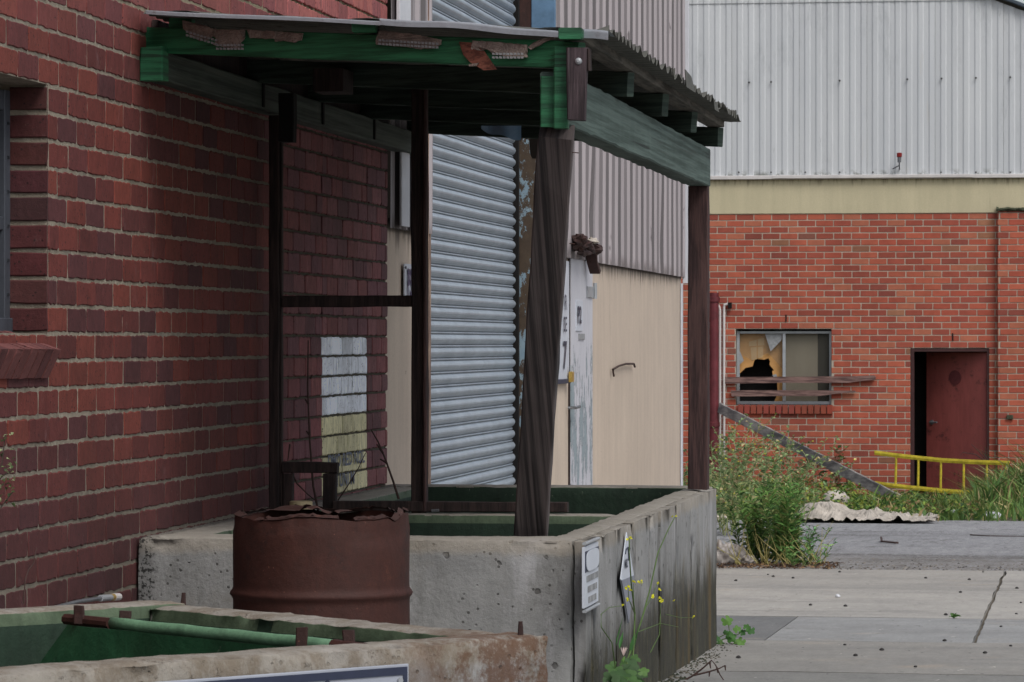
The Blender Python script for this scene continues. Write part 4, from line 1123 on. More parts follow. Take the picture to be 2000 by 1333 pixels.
# sign on the foreground tank
def tf(u, z, off=-.004): return XT @ V((u, off, z))
us = None
FP, FN = XT @ V((0, 0, 0)), -ny
a_ = onP(792, 1296, FP, FN)
Xi = XT.inverted(); la = Xi @ a_
st_ = thing('hazard_sign', 'large white sign with dark border and small diamond, low on the nearest tank', 'sign', tuple(a_))
u1 = la.x; u0 = u1 - 1.05; zt1 = la.z; zt0 = la.z - .42
q = MB(); q.rbox((u0, -.012, zt0), (u1, -.006, zt1), r=.002, cell=.5, amp=0, X=XT); q.build('sign_panel', m_simple('dull_sign_white', S(150, 155, 166), .5, var=.15, scale=6, bump=.05), st_)
q = MB()
for (x0, z0_, x1, z1_) in ((u0 + .02, zt1 - .024, u1 - .006, zt1 - .006), (u1 - .018, zt0 + .02, u1 - .006, zt1 - .024), (u0 + .02, zt0 + .02, u0 + .036, zt1 - .024)):
    q.slab([tf(x0, z0_, -.0145), tf(x1, z0_, -.0145), tf(x1, z1_, -.0145), tf(x0, z1_, -.0145)], -ny, .002)
q.build('border', M['signdark'], st_)
q = MB(); dc = Xi @ onP(632, 1326, FP, FN); r0, r1 = .06, .048
for k in range(4):
    A = [(0, 1), (1, 0), (0, -1), (-1, 0), (0, 1)]
    (p_, s1), (p2, s2) = A[k], A[k + 1]
    q.slab([tf(dc.x + p_ * r0, dc.z - r0 + s1 * r0, -.0145), tf(dc.x + p2 * r0, dc.z - r0 + s2 * r0, -.0145), tf(dc.x + p2 * r1, dc.z - r0 + s2 * r1, -.0145), tf(dc.x + p_ * r1, dc.z - r0 + s1 * r1, -.0145)], -ny, .002)
q.build('diamond', M['signdark'], st_)
q = MB(); q.tube([tf(u1 - .028, zt1 - .036, -.012), tf(u1 - .028, zt1 - .036, -.018)], .007, 10); q.build('screw', M['alu'], st_)

# signs on the lane face of the long tank
X1 = XO + .004
def sg(px, py): return onX(px, py, X1 + .01)
s1 = thing('danger_sign', 'faded white sign with dark oval heading, nearest corner of the long tank', 'sign', tuple(sg(1146, 1187)))
A, B, C_, D_ = sg(1144.5, 1068), sg(1171, 1056), sg(1171, 1178), sg(1144.5, 1190)
ya, yb = A.y, B.y; za, zb1 = A.z, D_.z
q = MB(); q.box((X1 - .004, ya, zb1), (X1 + .006, yb, za), ch=.002); q.build('sign_panel', M['signwhite'], s1)
q = MB(); zh = za - (za - zb1) * .42
q.slab([V((X1 + .0085, ya + .005, zh)), V((X1 + .0085, yb - .005, zh)), V((X1 + .0085, yb - .005, za - .018)), V((X1 + .0085, ya + .005, za - .018))], (1, 0, 0), .002); 
q.build('heading_panel', M['signdark'], s1)
q = MB(); cy, cz = (ya + yb) / 2, (zh + za - .018) / 2; pts = []
for k in range(40):
    t_0 = 2 * math.pi * k / 40; c, s = math.cos(t_0), math.sin(t_0)
    pts.append(V((X1 + .011, cy + (yb - ya) * .455 * math.copysign(abs(c) ** .55, c), cz + (za - zh) * .40 * math.copysign(abs(s) ** .55, s))))
q.slab(pts, (1, 0, 0), .002); q.build('heading_oval', M['signwhite'], s1)
q = MB(); n = 0
hh_ = zh - zb1
for r_, (w0, w1) in enumerate(((.12, .94), (.20, .80), (.24, .76))):
    z_ = zh - hh_ * (.20 + .30 * r_); hgt = hh_ * .17; yy = ya + (yb - ya) * w0
    while yy < ya + (yb - ya) * w1:
        wd = .028; q.slab([V((X1 + .0085, yy, z_ - hgt / 2)), V((X1 + .0085, yy + wd, z_ - hgt / 2)), V((X1 + .0085, yy + wd, z_ + hgt / 2)), V((X1 + .0085, yy, z_ + hgt / 2))], (1, 0, 0), .002, col=(R.uniform(.7, 1.2),) * 3); yy += wd + .008
q.build('faded_lettering', M['signfade'], s1)
for z_ in (za + .004, zb1 - .014):
    q = MB(); q.box((X1 - .003, ya, z_), (X1 + .012, yb, z_ + .010)); q.build('fixing_strip', M['alu'], s1)
s2 = thing('diamond_sign', 'diamond hazard placard, white above and grey below, behind yellow flowers', 'sign', tuple(sg(1225, 1218)))
L_, T_, Rr, Bt = sg(1213, 1132), sg(1224.5, 1040), sg(1238, 1122), sg(1227, 1218)
q = MB(); q.slab([L_, Bt, Rr, T_], (1, 0, 0), .004); q.build('sign_panel', M['signwhite'], s2)
e_ = V((.003, 0, 0)); q = MB(); q.slab([L_ + e_ - UP * .004, Bt + e_, Rr + e_ - UP * .004], (1, 0, 0), .002); q.build('lower_half', M['signgrey'], s2)
q = MB(); q.text('M2', frame(V((X1 + .013, L_.y + .10, L_.z + .035)), (0, 1, 0), (0, 0, 1)), .045, bold=.03, sx=1.6)
pk = [sg(1221, 1082), sg(1222, 1074), sg(1226, 1070), sg(1230, 1072)]
q.tube(pk, .004, 5); q.tube([sg(1226, 1072), sg(1227, 1095)], .004, 5); q.build('lettering', M['signdark'], s2)

# ================================================================== DRUM
dr = thing('steel_drum', 'rusty open steel drum with torn rim in front of the long tank', 'drum', (0, 0, 0))
dc = FW * 12.32 + RT * ((628 - 1000) / F * 12.32); dr.location = (dc.x, dc.y, gz(12.3))
rd_ = 345 / 2 / F * 12.32
q = MB(); nA = 96
def rim(a):
    # a: angle, 0 = toward camera
    s = math.sin(a); cc = math.cos(a)
    return -.585 - EYE * 0 + .012 * math.sin(3 * a + 1) + .006 * math.sin(9 * a) + .004 * math.sin(23 * a) 
zs = [(.0, 1), (.1, 1), (.2, 1), (.215, 1.02), (.235, 1.045), (.25, 1.02), (.265, 1), (.36, 1), (.41, 1)]
z_hoop = EYE + (670 - 1168) * 12.05 / F
def ringf(u, v):
    a = -u * 2 * math.pi
    d_ = (FW * -math.cos(a) + RT * math.sin(a))
    zb_ = gz(12.3) + .0; ztp = EYE + (670 - 1016) * 12.05 / F
    # torn rim profile by screen side
    sx_ = math.sin(a); fr = math.cos(a)
    tear = .006 * math.sin(5 * a + 2) + .004 * N3(d_, 6)
    if sx_ > .78 and fr > 0: tear -= .018 * math.exp(-((sx_ - .86) / .045) ** 2)
    if sx_ > .93: tear += .012
    if fr < 0: tear += .002 + .010 * math.exp(-((sx_ + .25) / .25) ** 2)
    ztp += tear
    z = zb_ + (ztp - zb_) * v
    r = rd_
    for hz_ in (z_hoop, z_hoop - .29):
        r += .012 * math.exp(-((z - hz_) / .011) ** 2) 
    r += .003 * N3(d_ * 1.5 + UP * z * 3, 2, 4)
    if v > .93: r -= (.006 + .012 * N3(d_, 4, 9)) * (v - .93) / .07
    if sx_ > .35 and fr > 0: r -= .006 * math.exp(-((z - ztp + .05) / .035) ** 2)
    return V((dc.x, dc.y, 0)) + d_ * r + UP * z
q.grid(ringf, nA, 90); q.grid(lambda u, v: (ringf(1 - u, v) - V((dc.x, dc.y, 0))) * 1 + V((dc.x, dc.y, 0)) + (V((dc.x, dc.y, 0)) - ringf(1 - u, v)).to_2d().to_3d().normalized() * .003, nA, 90)
q.build('drum_body', M['rust'], dr, smooth=True)
q = MB()
def lip(u, v):
    a = -u * 2 * math.pi; p = ringf(u, 1.0); d_ = (FW * -math.cos(a) + RT * math.sin(a))
    w = .022 + .020 * abs(N3(d_, 3, 7))
    ph = v * 3.0
    return p - d_ * (w * math.sin(ph) * .8 - .004) + UP * (.004 + .010 * math.sin(ph * 1.0) + .016 * N3(p * 1 + d_, 14, 5) * v)
q.grid(lip, 128, 5, keep=lambda u, v: N3(V((math.cos(u * 6.28), math.sin(u * 6.28), 0)), 2.4, 3) > -.28)
q.build('torn_rim', M['rust_dk'], dr, smooth=True)
q = MB(); rag_pts = []
def flap(u, v):
    a = -math.pi * (.74 + .42 * u); p = ringf(-a / (2 * math.pi) % 1, 1.0); d_ = (FW * -math.cos(a) + RT * math.sin(a))
    return p - d_ * (.16 * v) + UP * (.004 + .012 * math.sin(v * 2.5) * math.sin(u * 3.14) + .012 * N3(p * 1.0, 22, 2))
q.grid(flap, 40, 8); q.build('folded_lid_edge', M['rust_dk'], dr, smooth=True)

# ================================================================== CANOPY
cn = thing('canopy', 'derelict green timber canopy with corrugated iron roof beside the brick wall', 'canopy', (-2.4, 15, gz(15)))
SL = .078
def jz(x): return EYE + .905 + SL * (-1.6 - x)
# ledger on wall
q = MB(); q.beam(V((XW + .042, 12.95, EYE + .982)), V((XW + .042, 18.35, EYE + .978)), .078, .105, ch=.005, jit=.002); q.build('ledger', M['ledger'], cn)
q = MB(); q.box((XW + .0, 12.86, EYE + .925), (XW + .085, 12.945, EYE + 1.045), jit=.003, ch=.006); q.build('ledger_end_block', M['green_fascia'], cn)
for yy in (14.5, 15.7, 16.9):
    q = MB(); q.box((XW + .082, yy, EYE + .935), (XW + .09, yy + .03, EYE + 1.03)); q.build('dark_strip', M['black'], cn)  # thin dark strips on the ledger face at the joists
# lane-side beam
q = MB(); q.beam(V((XO - .047, 12.32, EYE + .812)), V((XO - .047, 17.30, EYE + .812)), .094, .178, ch=.006, jit=.0025, seg=50); q.build('main_beam', M['green_beam'], cn)
# joists
JR = [12.27, 13.67, 14.87, 16.03, 17.24]; JL = [12.98, 14.5, 15.7, 16.9, 18.1]
for k, (yr, yl) in enumerate(zip(JR, JL)):
    x0, x1 = XW + .03, -1.60
    if k == 0: x0 = -3.245
    q = MB(); h_ = .092
    q.beam(V((x0, yl, jz(x0) + h_ / 2)), V((x1, yr, jz(x1) + h_ / 2)), .045, h_, ch=.004, jit=.0015)
    q.build('joist', M['green_fascia'] if k == 0 else M['green_dark'], cn)
q = MB(); q.beam(V((XW + .015, 13.02, EYE + 1.098)), V((XW + .015, 17.6, EYE + 1.098)), .024, .115, ch=.003); q.build('shade_board', M['timber'], cn)  # added dark board, stands in for shade between ledger and roof
# battens
for k, (xb, w) in enumerate(((-3.12, .085), (-2.38, .085), (-1.625, .078))):
    ys_, ye = (12.93, 18.2) if k == 0 else ((12.52, 17.75) if k == 1 else (12.18, 17.3))
    q = MB(); zc = jz(xb) + .092 + .019; q.beam(V((xb, ys_ + .05, zc)), V((xb, ye, zc)), w, .037, ch=.004, jit=.0015); q.beam(V((xb, ys_, zc)), V((xb, ys_ + .05, zc)), w, .037, ch=.004, jit=.0015, mat=1); q.build('batten', [M['batten'], M['green_fascia']], cn)
    q = MB()
# roof sheets: corrugations run from wall to lane
q = MB()
def roof(u, v):
    x = XW + .03 + (-1.515 - (XW + .03)) * u
    yl, yr = 12.78, 12.26; yL2, yR2 = 18.25, 17.32
    t = (x - XW - .03) / (-1.515 - XW - .03)
    y = (yl * (1 - t) + yr * t) * (1 - v) + (yL2 * (1 - t) + yR2 * t) * v
    ph = y / .105 * 2 * math.pi
    z = jz(x) + .092 + .038 + .001 + .009 * math.sin(ph) + .004 * N3(V((x, y, 0)), 1.6, 4)
    p = V((x, y, z))
    if u > .985:
        p.x += .020 * N3(V((0, y, 0)), 9, 2) + .004; p.z += .004 + .016 * max(0, math.sin(ph)) ** 2 * (.5 + abs(N3(V((0, y, 0)), 13, 6)) * 2.0)
    return p
q.grid(roof, 40, 460); q.build('roof_sheet', M['sheet'], cn, smooth=True)
# bent snag at the edge
for px, py, s_ in ((1341, 152, 1.2), (1396, 196, .7)):
    q = MB(); p = onX(px, py + 18, -1.50); q.slab([p, p + V((.0, .30 * s_, 0)), p + V((.0, .16 * s_, .045 * s_)), p + V((0, -.05, .055 * s_))], (1, 0, 0), .003); q.build('bent_snag', M['sheet'], cn)
# pale front flashing, in bent lengths
FA, FB_ = V((-3.20, 12.72, 0)), V((-1.52, 12.20, 0))
def flash(pa, pb, name, sagf, lip_=.02):
    q = MB()
    def fn(u, v):
        px = pa[0] + (pb[0] - pa[0]) * u; py = pa[1] + (pb[1] - pa[1]) * u + sagf(u)
        nrm_ = V((-(FB_ - FA).y, (FB_ - FA).x, 0)).normalized()
        p = onP(px, py, FA, nrm_)
        if v < .34: return p - UP * (lip_ * (1 - v / .34)) + V((0, .003, 0)) + V((0, .004 * N3(p, 8), 0))
        w = (v - .34) / .66
        return p + V((.0, .18 * w, .010 * math.sin(w * 2) * (1 + N3(p, 4)) - .012 * w))
    q.grid(fn, 48, 9)
    return q.build(name, M['zinc'], cn, smooth=True)
flash((285, 20), (742, 41), 'roof_flashing', lambda u: 1.0 * math.sin(u * 7), .014)
flash((741, 36), (1090, 62), 'roof_flashing', lambda u: -3.2 * math.sin(u * 3.14) * (u < 1) + 1.5 * math.sin(u * 11), .022)
flash((1093, 57), (1188, 56), 'roof_flashing', lambda u: 5 * u ** 4, .030)
# torn lining hanging at the fascia
FNrm = V((-(V((-1.6, JR[0], 0)) - V((-3.245, JL[0], 0))).y, (V((-1.6, JR[0], 0)) - V((-3.245, JL[0], 0))).x, 0)).normalized()
FP0 = V((-1.6, JR[0], 0)) - FNrm * .032 * (1 if FNrm.y > 0 else -1)
def fp(px, py, off=0.0): return onP(px, py, FP0 - FNrm * off * (1 if FNrm.y > 0 else -1), FNrm)
frs = [[(357, 40), (400, 50), (420, 58), (428, 66), (414, 72), (405, 79), (390, 80), (372, 71), (358, 56)],
       [(418, 57), (478, 58), (478, 74), (470, 83), (469, 96), (442, 95), (416, 87), (424, 80), (418, 72)],
       [(482, 58), (540, 62), (538, 76), (510, 76), (487, 74)], [(536, 62), (592, 65), (588, 78), (575, 84), (555, 80), (537, 82)],
       [(740, 60), (800, 66), (862, 78), (860, 88), (848, 95), (820, 96), (780, 91), (735, 88), (733, 80)],
       [(922, 80), (965, 82), (1028, 88), (1029, 113), (1000, 113), (965, 107), (952, 96), (940, 100), (920, 97)],
       [(1030, 92), (1050, 80), (1080, 69), (1085, 74), (1060, 84), (1036, 98)]]
for k, fr_ in enumerate(frs):
    q = MB(); out = []
    n = len(fr_)
    for i in range(n):
        a_, b_ = fr_[i], fr_[(i + 1) % n]
        m_ = max(2, int(math.hypot(a_[0] - b_[0], a_[1] - b_[1]) / 6))
        for s in range(m_):
            t_0 = s / m_; out.append(fp(a_[0] + (b_[0] - a_[0]) * t_0 + R.uniform(-1, 1), a_[1] + (b_[1] - a_[1]) * t_0 + R.uniform(-1, 1), R.uniform(0, .012)))
    q.slab(out[::-1], -FNrm if FNrm.y > 0 else FNrm, .006)
    # exposed mesh cells along the lower edge
    xs_ = [p[0] for p in fr_]; ys_ = [p[1] for p in fr_]
    if k in (0, 1, 4, 5):
        for gx in range(int(min(xs_)) + 6, int(max(xs_)) - 6, 7):
            t_0 = (gx - min(xs_)) / (max(xs_) - min(xs_))
            lowy = max(ys_) - 10 if k != 0 else 58 + (gx - 357) * .30
            if k == 4: lowy = 76 + t_0 * 8
            for rr_ in (0, 1):
                gy = lowy + rr_ * 7
                if k == 5 and gx < 955: continue
                c = [fp(gx + R.uniform(-.4, .4), gy, .016), fp(gx + 5, gy + 1, .016), fp(gx + 5, gy + 5, .016), fp(gx, gy + 4.5, .016)]
                q.slab(c[::-1], -FNrm, .001, mat=1)
    q.build('torn_lining', [M['lining'], M['signfade']], cn)
q = MB(); q.slab([fp(a_, b_, .003) for a_, b_ in ((896, 82), (925, 84), (945, 100), (970, 136), (945, 138), (918, 122), (905, 108))][::-1], -FNrm, .003); q.build('bare_patch', m_timber('bare_red_timber', S(92, 54, 44), S(124, 76, 62), st=(.1, 1, 1)), cn)
q = MB(); q.slab([fp(a_, b_, .008) for a_, b_ in ((915, 126), (935, 123), (930, 129), (916, 130))][::-1], -FNrm, .003); q.build('splinter', M['lining'], cn)
# front corner cleats
def cleat(name, px0, py0, px1, py1, Y, dy, mat, jit=.002, lean=0):
    a_ = onY(px0, py0, Y); b_ = onY(px1, py1, Y)
    q = MB(); q.beam(V(((a_.x + b_.x) / 2, Y + dy / 2, b_.z)), V(((a_.x + b_.x) / 2 + lean, Y + dy / 2, a_.z)), abs(b_.x - a_.x), dy, up=V((0, 1, 0)), ch=.004, jit=jit)
    return q.build(name, mat, cn)
cleat('cleat', 1056, 150, 1088, 249, 12.285, .03, M['green_fascia'])
cleat('cleat', 1080, 92, 1109, 250, 12.25, .05, M['green_fascia'])
cleat('splice_post', 1106, 93, 1145, 236, 12.20, .045, M['timber_splice'], jit=.004)
cleat('cleat', 1146, 95, 1151, 138, 12.2, .06, M['timber'])
q = MB(); c = onY(1130, 120, 12.20); q.tube([c, c - V((0, .006, 0)), c - V((0, .010, 0))], [.012, .010, .004], 14); q.build('bolt', M['alu'], cn, smooth=False)
q = MB(); q.slab([onY(a_, b_, 12.295) for a_, b_ in ((1087, 97), (1096, 92), (1100, 108), (1098, 120), (1100, 138), (1088, 140), (1092, 122), (1088, 112))][::-1], (0, -1, 0), .004); q.build('paint_flake', M['lining'], cn)
# dark block on joist above the frame
cleat('hanging_block', 543, 182, 573, 277, 14.55, .07, M['black'])
q = MB(); q.box((-2.86, 14.0, jz(-2.8) - .04), (-2.74, 14.2, jz(-2.8) + .05)); q.build('short_noggin', M['timber'], cn)
# blue scrap under the back joist
q = MB()
def bs(u, v):
    px = 940 + 78 * u; py = 246 + (26 - 20 * (1 - u) ** 2) * v + 3 * math.sin(u * 9) * v
    p = onY(px, py, 17.0 + .10 * v + .05 * math.sin(u * 8)); return p
q.grid(bs, 18, 6); q.build('blue_scrap', M['blue'], cn, smooth=True)
# posts
q = MB(); q.beam(V((XO - .048, 17.22, ZT + .003)), V((XO - .048, 17.22, EYE + .723)), .092, .09, up=V((0, 1, 0)), ch=.004, jit=.0025); q.build('post', M['timber_red'], cn)
pb = atD(1037, 1043, 13.32); pt = atD(1087, 256, 12.50); dv = (pb - pt); pb2 = pb + dv * .25
q = MB(); q.beam(pb2, pt, .116, .105, up=(FW + RT * .06).normalized(), ch=.005, jit=.0022, seg=26); q.build('leaning_post', M['timber_post'], cn)
for px, py, dx_ in ((1127, 298, 10), (1122, 476, 8)):
    q = MB(); p = atD(px - 10, py, 12.5); q.tube([p, p + RT * dx_ / F * 12.5 * 1.4 - UP * .002], .0018, 5); q.build('nail', M['rust'], cn)

# ================================================================== DERELICT DOOR FRAME on the divider
YFm = YD0 + .08
ff = thing('timber_frame', 'dark brown timber door frame standing on the tank divider wall', 'frame', (-2.9, YFm, ZT))
def fpost(name, px0, py0, px1, py1, dy=.06, Y=YFm, mat='timber', ax='z'):
    a_ = onY(px0, py0, Y - dy / 2); b_ = onY(px1, py1, Y - dy / 2); q = MB()
    lo = V((a_.x, Y - dy / 2, b_.z)); hi = V((b_.x, Y + dy / 2, a_.z)); c = (lo + hi) / 2
    if ax == 'z': q.beam(V((c.x, c.y, lo.z)), V((c.x, c.y, hi.z)), hi.x - lo.x, dy, up=V((0, 1, 0)), jit=.0015)
    else: q.beam(V((lo.x, c.y, c.z)), V((hi.x, c.y, c.z)), dy, hi.z - lo.z, jit=.0015)
    return q.build(name, M[mat], ff)
fpost('stile', 525, 226, 545, 1002, .05)
fpost('stile', 545.5, 277, 551, 1000, .03)
fpost('stile', 803, 172, 832, 1003, .065)
fpost('stile_edge', 826, 176, 833, 1000, .03, Y=YFm - .035, mat='timber_red')
fpost('rail', 551, 578, 803, 600, .045, ax='x')
fpost('bottom_rail', 650, 979, 1108, 1002, .05, ax='x', Y=YFm - .02)
fpost('short_rail', 551, 903, 658, 925, .05, ax='x')
fpost('short_stub', 630, 925.5, 655, 1002, .05)
fpost('short_stub', 551.5, 925.5, 571, 1002, .04)
q = MB(); p = onY(843, 998, YFm - .05); q.tube([p, p + V((.03, 0, .002))], .006, 6); q.build('fitting', M['steel'], ff)

# ================================================================== SMALL THINGS
q = MB(); c = onY(588, 1000, YFm - .16); q.tube([V((c.x, c.y, ZT - .01)), V((c.x, c.y, ZT + .002)), V((c.x, c.y, ZT + .046)), V((c.x, c.y, ZT + .049))], [.044, .046, .046, .040], 20)
tag(q.build('paint_tin', m_simple('cream_tin', S(176, 160, 126), .6)), 'small cream tin on the tank wall behind the drum', 'tin')
hs = thing('hose', 'chrome hose end with yellow ring lying by the brick wall', 'hose', tuple(onX(205, 1168, XW + .08)))
p0, p1, p2, p3 = [onX(a_, b_, XW + .07) for a_, b_ in ((60, 1200), (150, 1176), (196, 1169), (232, 1166))]
q = MB(); q.tube([p0, p1, p2], .007, 10); q.build('hose_tube', M['steel'], hs)
q = MB(); q.tube([p2, p2.lerp(p3, .55)], .011, 12); q.build('coupling', M['alu'], hs)
q = MB(); q.tube([p2.lerp(p3, .55), p2.lerp(p3, .7)], .0115, 12); q.build('yellow_ring', M['brass'], hs)
q = MB(); q.tube([p2.lerp(p3, .7), p3], .0125, 12); q.build('end_cap', M['pvc'], hs)

# ---------------- vegetation
LC = [S(58, 92, 44), S(70, 108, 50), S(46, 78, 40), S(84, 120, 58), S(64, 98, 62)]
def leaf(mb, p, d, L, w, col, droop=.3, fold=.25, mat=0):
    d = V(d).normalized(); side = d.cross(UP)
    side = side.normalized() if side.length > 1e-3 else V((1, 0, 0)); up = side.cross(d).normalized()
    a = R.uniform(-.9, .9); side = (side * math.cos(a) + up * math.sin(a)); up = side.cross(d)
    m = p + d * L * .5 + UP * .02 * L; t = p + d * L - UP * droop * L
    q = p + d * L * .22
    vs = [p, q + side * w * .42 + up * w * fold, m + side * w * .5 + up * w * fold * .6, t, m - side * w * .5 + up * w * fold * .6, q - side * w * .42 + up * w * fold, m - up * w * .05]
    mb.add(vs, [(0, 1, 2, 6), (6, 2, 3), (0, 6, 4, 5), (6, 3, 4)], mat, col)
def stem_pts(p, d, L, bend, n=7):
    pts = [p]; d = V(d).normalized()
    for i in range(n):
        d = (d + V((R.uniform(-bend, bend), R.uniform(-bend, bend), R.uniform(-bend, bend) * .4))).normalized()
        pts.append(pts[-1] + d * L / n)
    return pts
def weed(mb, base, H, spread, n, leafL, leafW, dens, bend=.12, cols=LC, stemcol=S(86, 104, 60), stemr=.004, top=0.35, side_shoots=0, flowers=None):
    for k in range(n):
        a = R.uniform(0, 2 * math.pi); r = spread * math.sqrt(R.random())
        b = base + V((math.cos(a) * r * .45, math.sin(a) * r * .45, 0))
        d = V((math.cos(a) * r * 1.0, math.sin(a) * r * 1.0, H))
        h = H * R.uniform(.55, 1.0)
        pts = stem_pts(b, d, h, bend)
        mb.tube(pts, [stemr * (1 - .6 * i / (len(pts) - 1)) for i in range(len(pts))], 4, col=stemcol, caps=False)
        br = [pts]
        for s in range(side_shoots):
            i = R.randrange(2, len(pts) - 1); dd = V((R.uniform(-1, 1), R.uniform(-1, 1), R.uniform(.1, 1)))
            sp = stem_pts(pts[i], dd, h * R.uniform(.2, .45), bend * 1.5, 5); br.append(sp)
            mb.tube(sp, [stemr * .5] * len(sp), 3, col=stemcol, caps=False)
        sh = R.uniform(.72, 1.25)
        for bi, bp in enumerate(br):
            L_ = sum((bp[i + 1] - bp[i]).length for i in range(len(bp) - 1))
            m = int(L_ * dens)
            for i in range(m):
                t = (i + R.random()) / m; t = t ** (1 - top)
                kf = t * (len(bp) - 1); ii = min(int(kf), len(bp) - 2); p = bp[ii].lerp(bp[ii + 1], kf - ii)
                ang = i * 2.4 + R.uniform(-.4, .4)
                d2 = V((math.cos(ang), math.sin(ang), R.uniform(.2, 1.0)))
                c = R.choice(cols); kk = sh * R.uniform(.75, 1.2) * (.7 + .5 * t)
                leaf(mb, p, d2, leafL * R.uniform(.6, 1.15) * (1.05 - .4 * t), leafW * R.uniform(.7, 1.2), tuple(x * kk for x in c), droop=R.uniform(-.1, .4))
            if flowers and R.random() < flowers[1]:
                e = bp[-1]
                for s in range(3): leaf(mb, e, V((R.uniform(-1, 1), R.uniform(-1, 1), .6)), .02, .014, flowers[0], mat=0)
def twalk(name, label, cat, build_, group=None, kind=None):
    q = MB(); build_(q); o = q.build(name, M['leaf']); return tag(o, label, cat, group, kind)

# big leafy fleabane clump at the paving edge
cb1 = onG(1520, 1103)
def b1(q):
    for (px, py, n, H, s) in ((1495, 1100, 16, .66, .20), (1535, 1103, 18, .64, .18), (1462, 1098, 6, .46, .16), (1562, 1103, 8, .38, .14), (1522, 1090, 8, .86, .13)):
        weed(q, onG(px, py), H, s, n, .115, .018, 105, bend=.07, cols=[S(70, 102, 52), S(84, 120, 60), S(54, 82, 44), S(100, 130, 70), S(120, 126, 80)], top=.2)
    for k in range(50):   # dry yellow straw at its foot
        b = cb1 + V((R.uniform(-.35, .35), R.uniform(-.25, .1), 0)); pts = stem_pts(b, (R.uniform(-.8, .8), R.uniform(-.8, .3), .6), R.uniform(.15, .4), .25, 4)
        q.tube(pts, [.004, .004, .003, .002, .001], 3, col=S(168, 160, 108), caps=False)
twalk('leafy_weed', 'tall dense bright green weed clump at the edge of the paving', 'weed', b1)
def b2(q):
    weed(q, onG(1582, 1104), .34, .20, 7, .06, .02, 34, bend=.22, cols=[S(92, 132, 90), S(80, 118, 72)], side_shoots=2)
    weed(q, onG(1560, 1108), .25, .25, 8, .08, .02, 50, bend=.22, cols=[S(92, 132, 70), S(110, 140, 80)])
twalk('trailing_weed', 'pale trailing weed spreading right of the dense weed clump', 'weed', b2)
# broad background weeds along the tank and wall
specs = [(1405, 1045, .95, .35, 12, 'bushy weed in the shade beside the far tank corner'),
         (1435, 1040, .95, .40, 12, 'sprawling grey green weed left of the dense clump'),
         (1470, 1035, 1.15, .45, 10, 'rangy weed with long bare arcs in front of the window sill'),
         (1425, 1000, 1.25, .35, 9, 'tall thin weed in front of the white pipes'),
         (1560, 1020, 1.05, .40, 9, 'open branching weed rising behind the dense clump'),
         (1500, 1010, 1.2, .45, 10, 'tangled weed crossing the lower end of the plank')]
for k, (px, py, H, s, n, lab) in enumerate(specs):
    def bk(q, px=px, py=py, H=H, s=s, n=n):
        weed(q, onG(px, py), H, s, n, .08, .032, 20, bend=.28, cols=[S(104, 128, 86), S(92, 116, 74), S(84, 104, 62), S(124, 144, 98), S(146, 134, 100)], stemcol=S(138, 146, 100), stemr=.007, side_shoots=3, flowers=(S(196, 190, 70), .35))
    twalk('sprawling_weed', lab, 'weed', bk, 'weeds growing along the brick warehouse')
# tall dark dock-like weeds near the wall
for k, (px, py, H, lab) in enumerate(((1617, 985, 1.0, 'tall dark leafy dock weed under the right end of the window'), (1650, 985, .7, 'shorter dark dock weed right of the window sill'))):
    def bk(q, px=px, py=py, H=H):
        weed(q, onG(px, py), H, .26, 4, .13, .05, 15, bend=.12, cols=[S(70, 92, 58), S(84, 106, 68), S(104, 84, 66)], stemcol=S(110, 72, 60), stemr=.008, side_shoots=3)
    twalk('dock_weed', lab, 'weed', bk)
# low ground cover and grass: uncountable
q = MB()
def gh(px):   # strip in front of the far wall
    return 0
for i in range(21000):
    y = R.uniform(41.0, 50.2); t = R.random()
    x = R.uniform(-5.0, 2.6)
    if y < 43.5 and (y - 41.0) / 2.5 < R.random(): continue
    if x < -1.9 and R.random() < .35: continue
    x_px = 1000 + F * ((x * RT.x + y * RT.y) / (x * FW.x + y * FW.y))
    if x_px > 1905: Hh = .30 + .22 * min(1, (x_px - 1905) / 70) 
    elif x_px > 1690: Hh = .24
    elif x_px > 1560: Hh = .20
    else: Hh = .42
    if x_px > 1700 and x_px < 1900 and y > 47: Hh *= .7
    mound = .30 * min(max((x_px - 1880) / 100, 0), 1.2) * max(0, 1 - abs(y - 45.6) / 3.4)
    if y < 43.0: Hh *= .7
    Hh *= .5 + .8 * abs(noise.noise(V((x * 1.6, y * 1.6, 0)))) * 1.6
    b = V((x, y, gz(y) - .02 + mound)); h = Hh * R.uniform(.5, 1.15)
    a = R.uniform(0, 6.28); lean = R.uniform(.1, 1.5) * h
    tip = b + V((math.cos(a) * lean, math.sin(a) * lean, h)); mid = b + V((math.cos(a) * lean * .3, math.sin(a) * lean * .3, h * .62))
    w = R.uniform(.008, .018); sd_ = V((math.cos(R.uniform(0, 3.14)), math.sin(R.uniform(0, 3.14)), 0)) * w
    pn = noise.noise(V((x * .9, y * .9, 5)))
    w *= .75
    c = R.choice([S(78, 104, 50), S(92, 118, 58), S(64, 90, 46), S(110, 126, 68), S(72, 98, 52)])
    if R.random() < .14 + .2 * max(pn, 0): c = R.choice([S(160, 150, 108), S(140, 124, 90)])
    if x_px < 1700 and x_px > 1560 and R.random() < .35: c = R.choice([S(128, 146, 54), S(104, 130, 52), S(120, 112, 60)])
    kk = R.uniform(.7, 1.15) * (1 + pn * .5); c = tuple(v_ * kk for v_ in c)
    q.add([b - sd_, b + sd_, mid + sd_ * .8, mid - sd_ * .8, tip], [(0, 1, 2, 3), (3, 2, 4)], col=c)
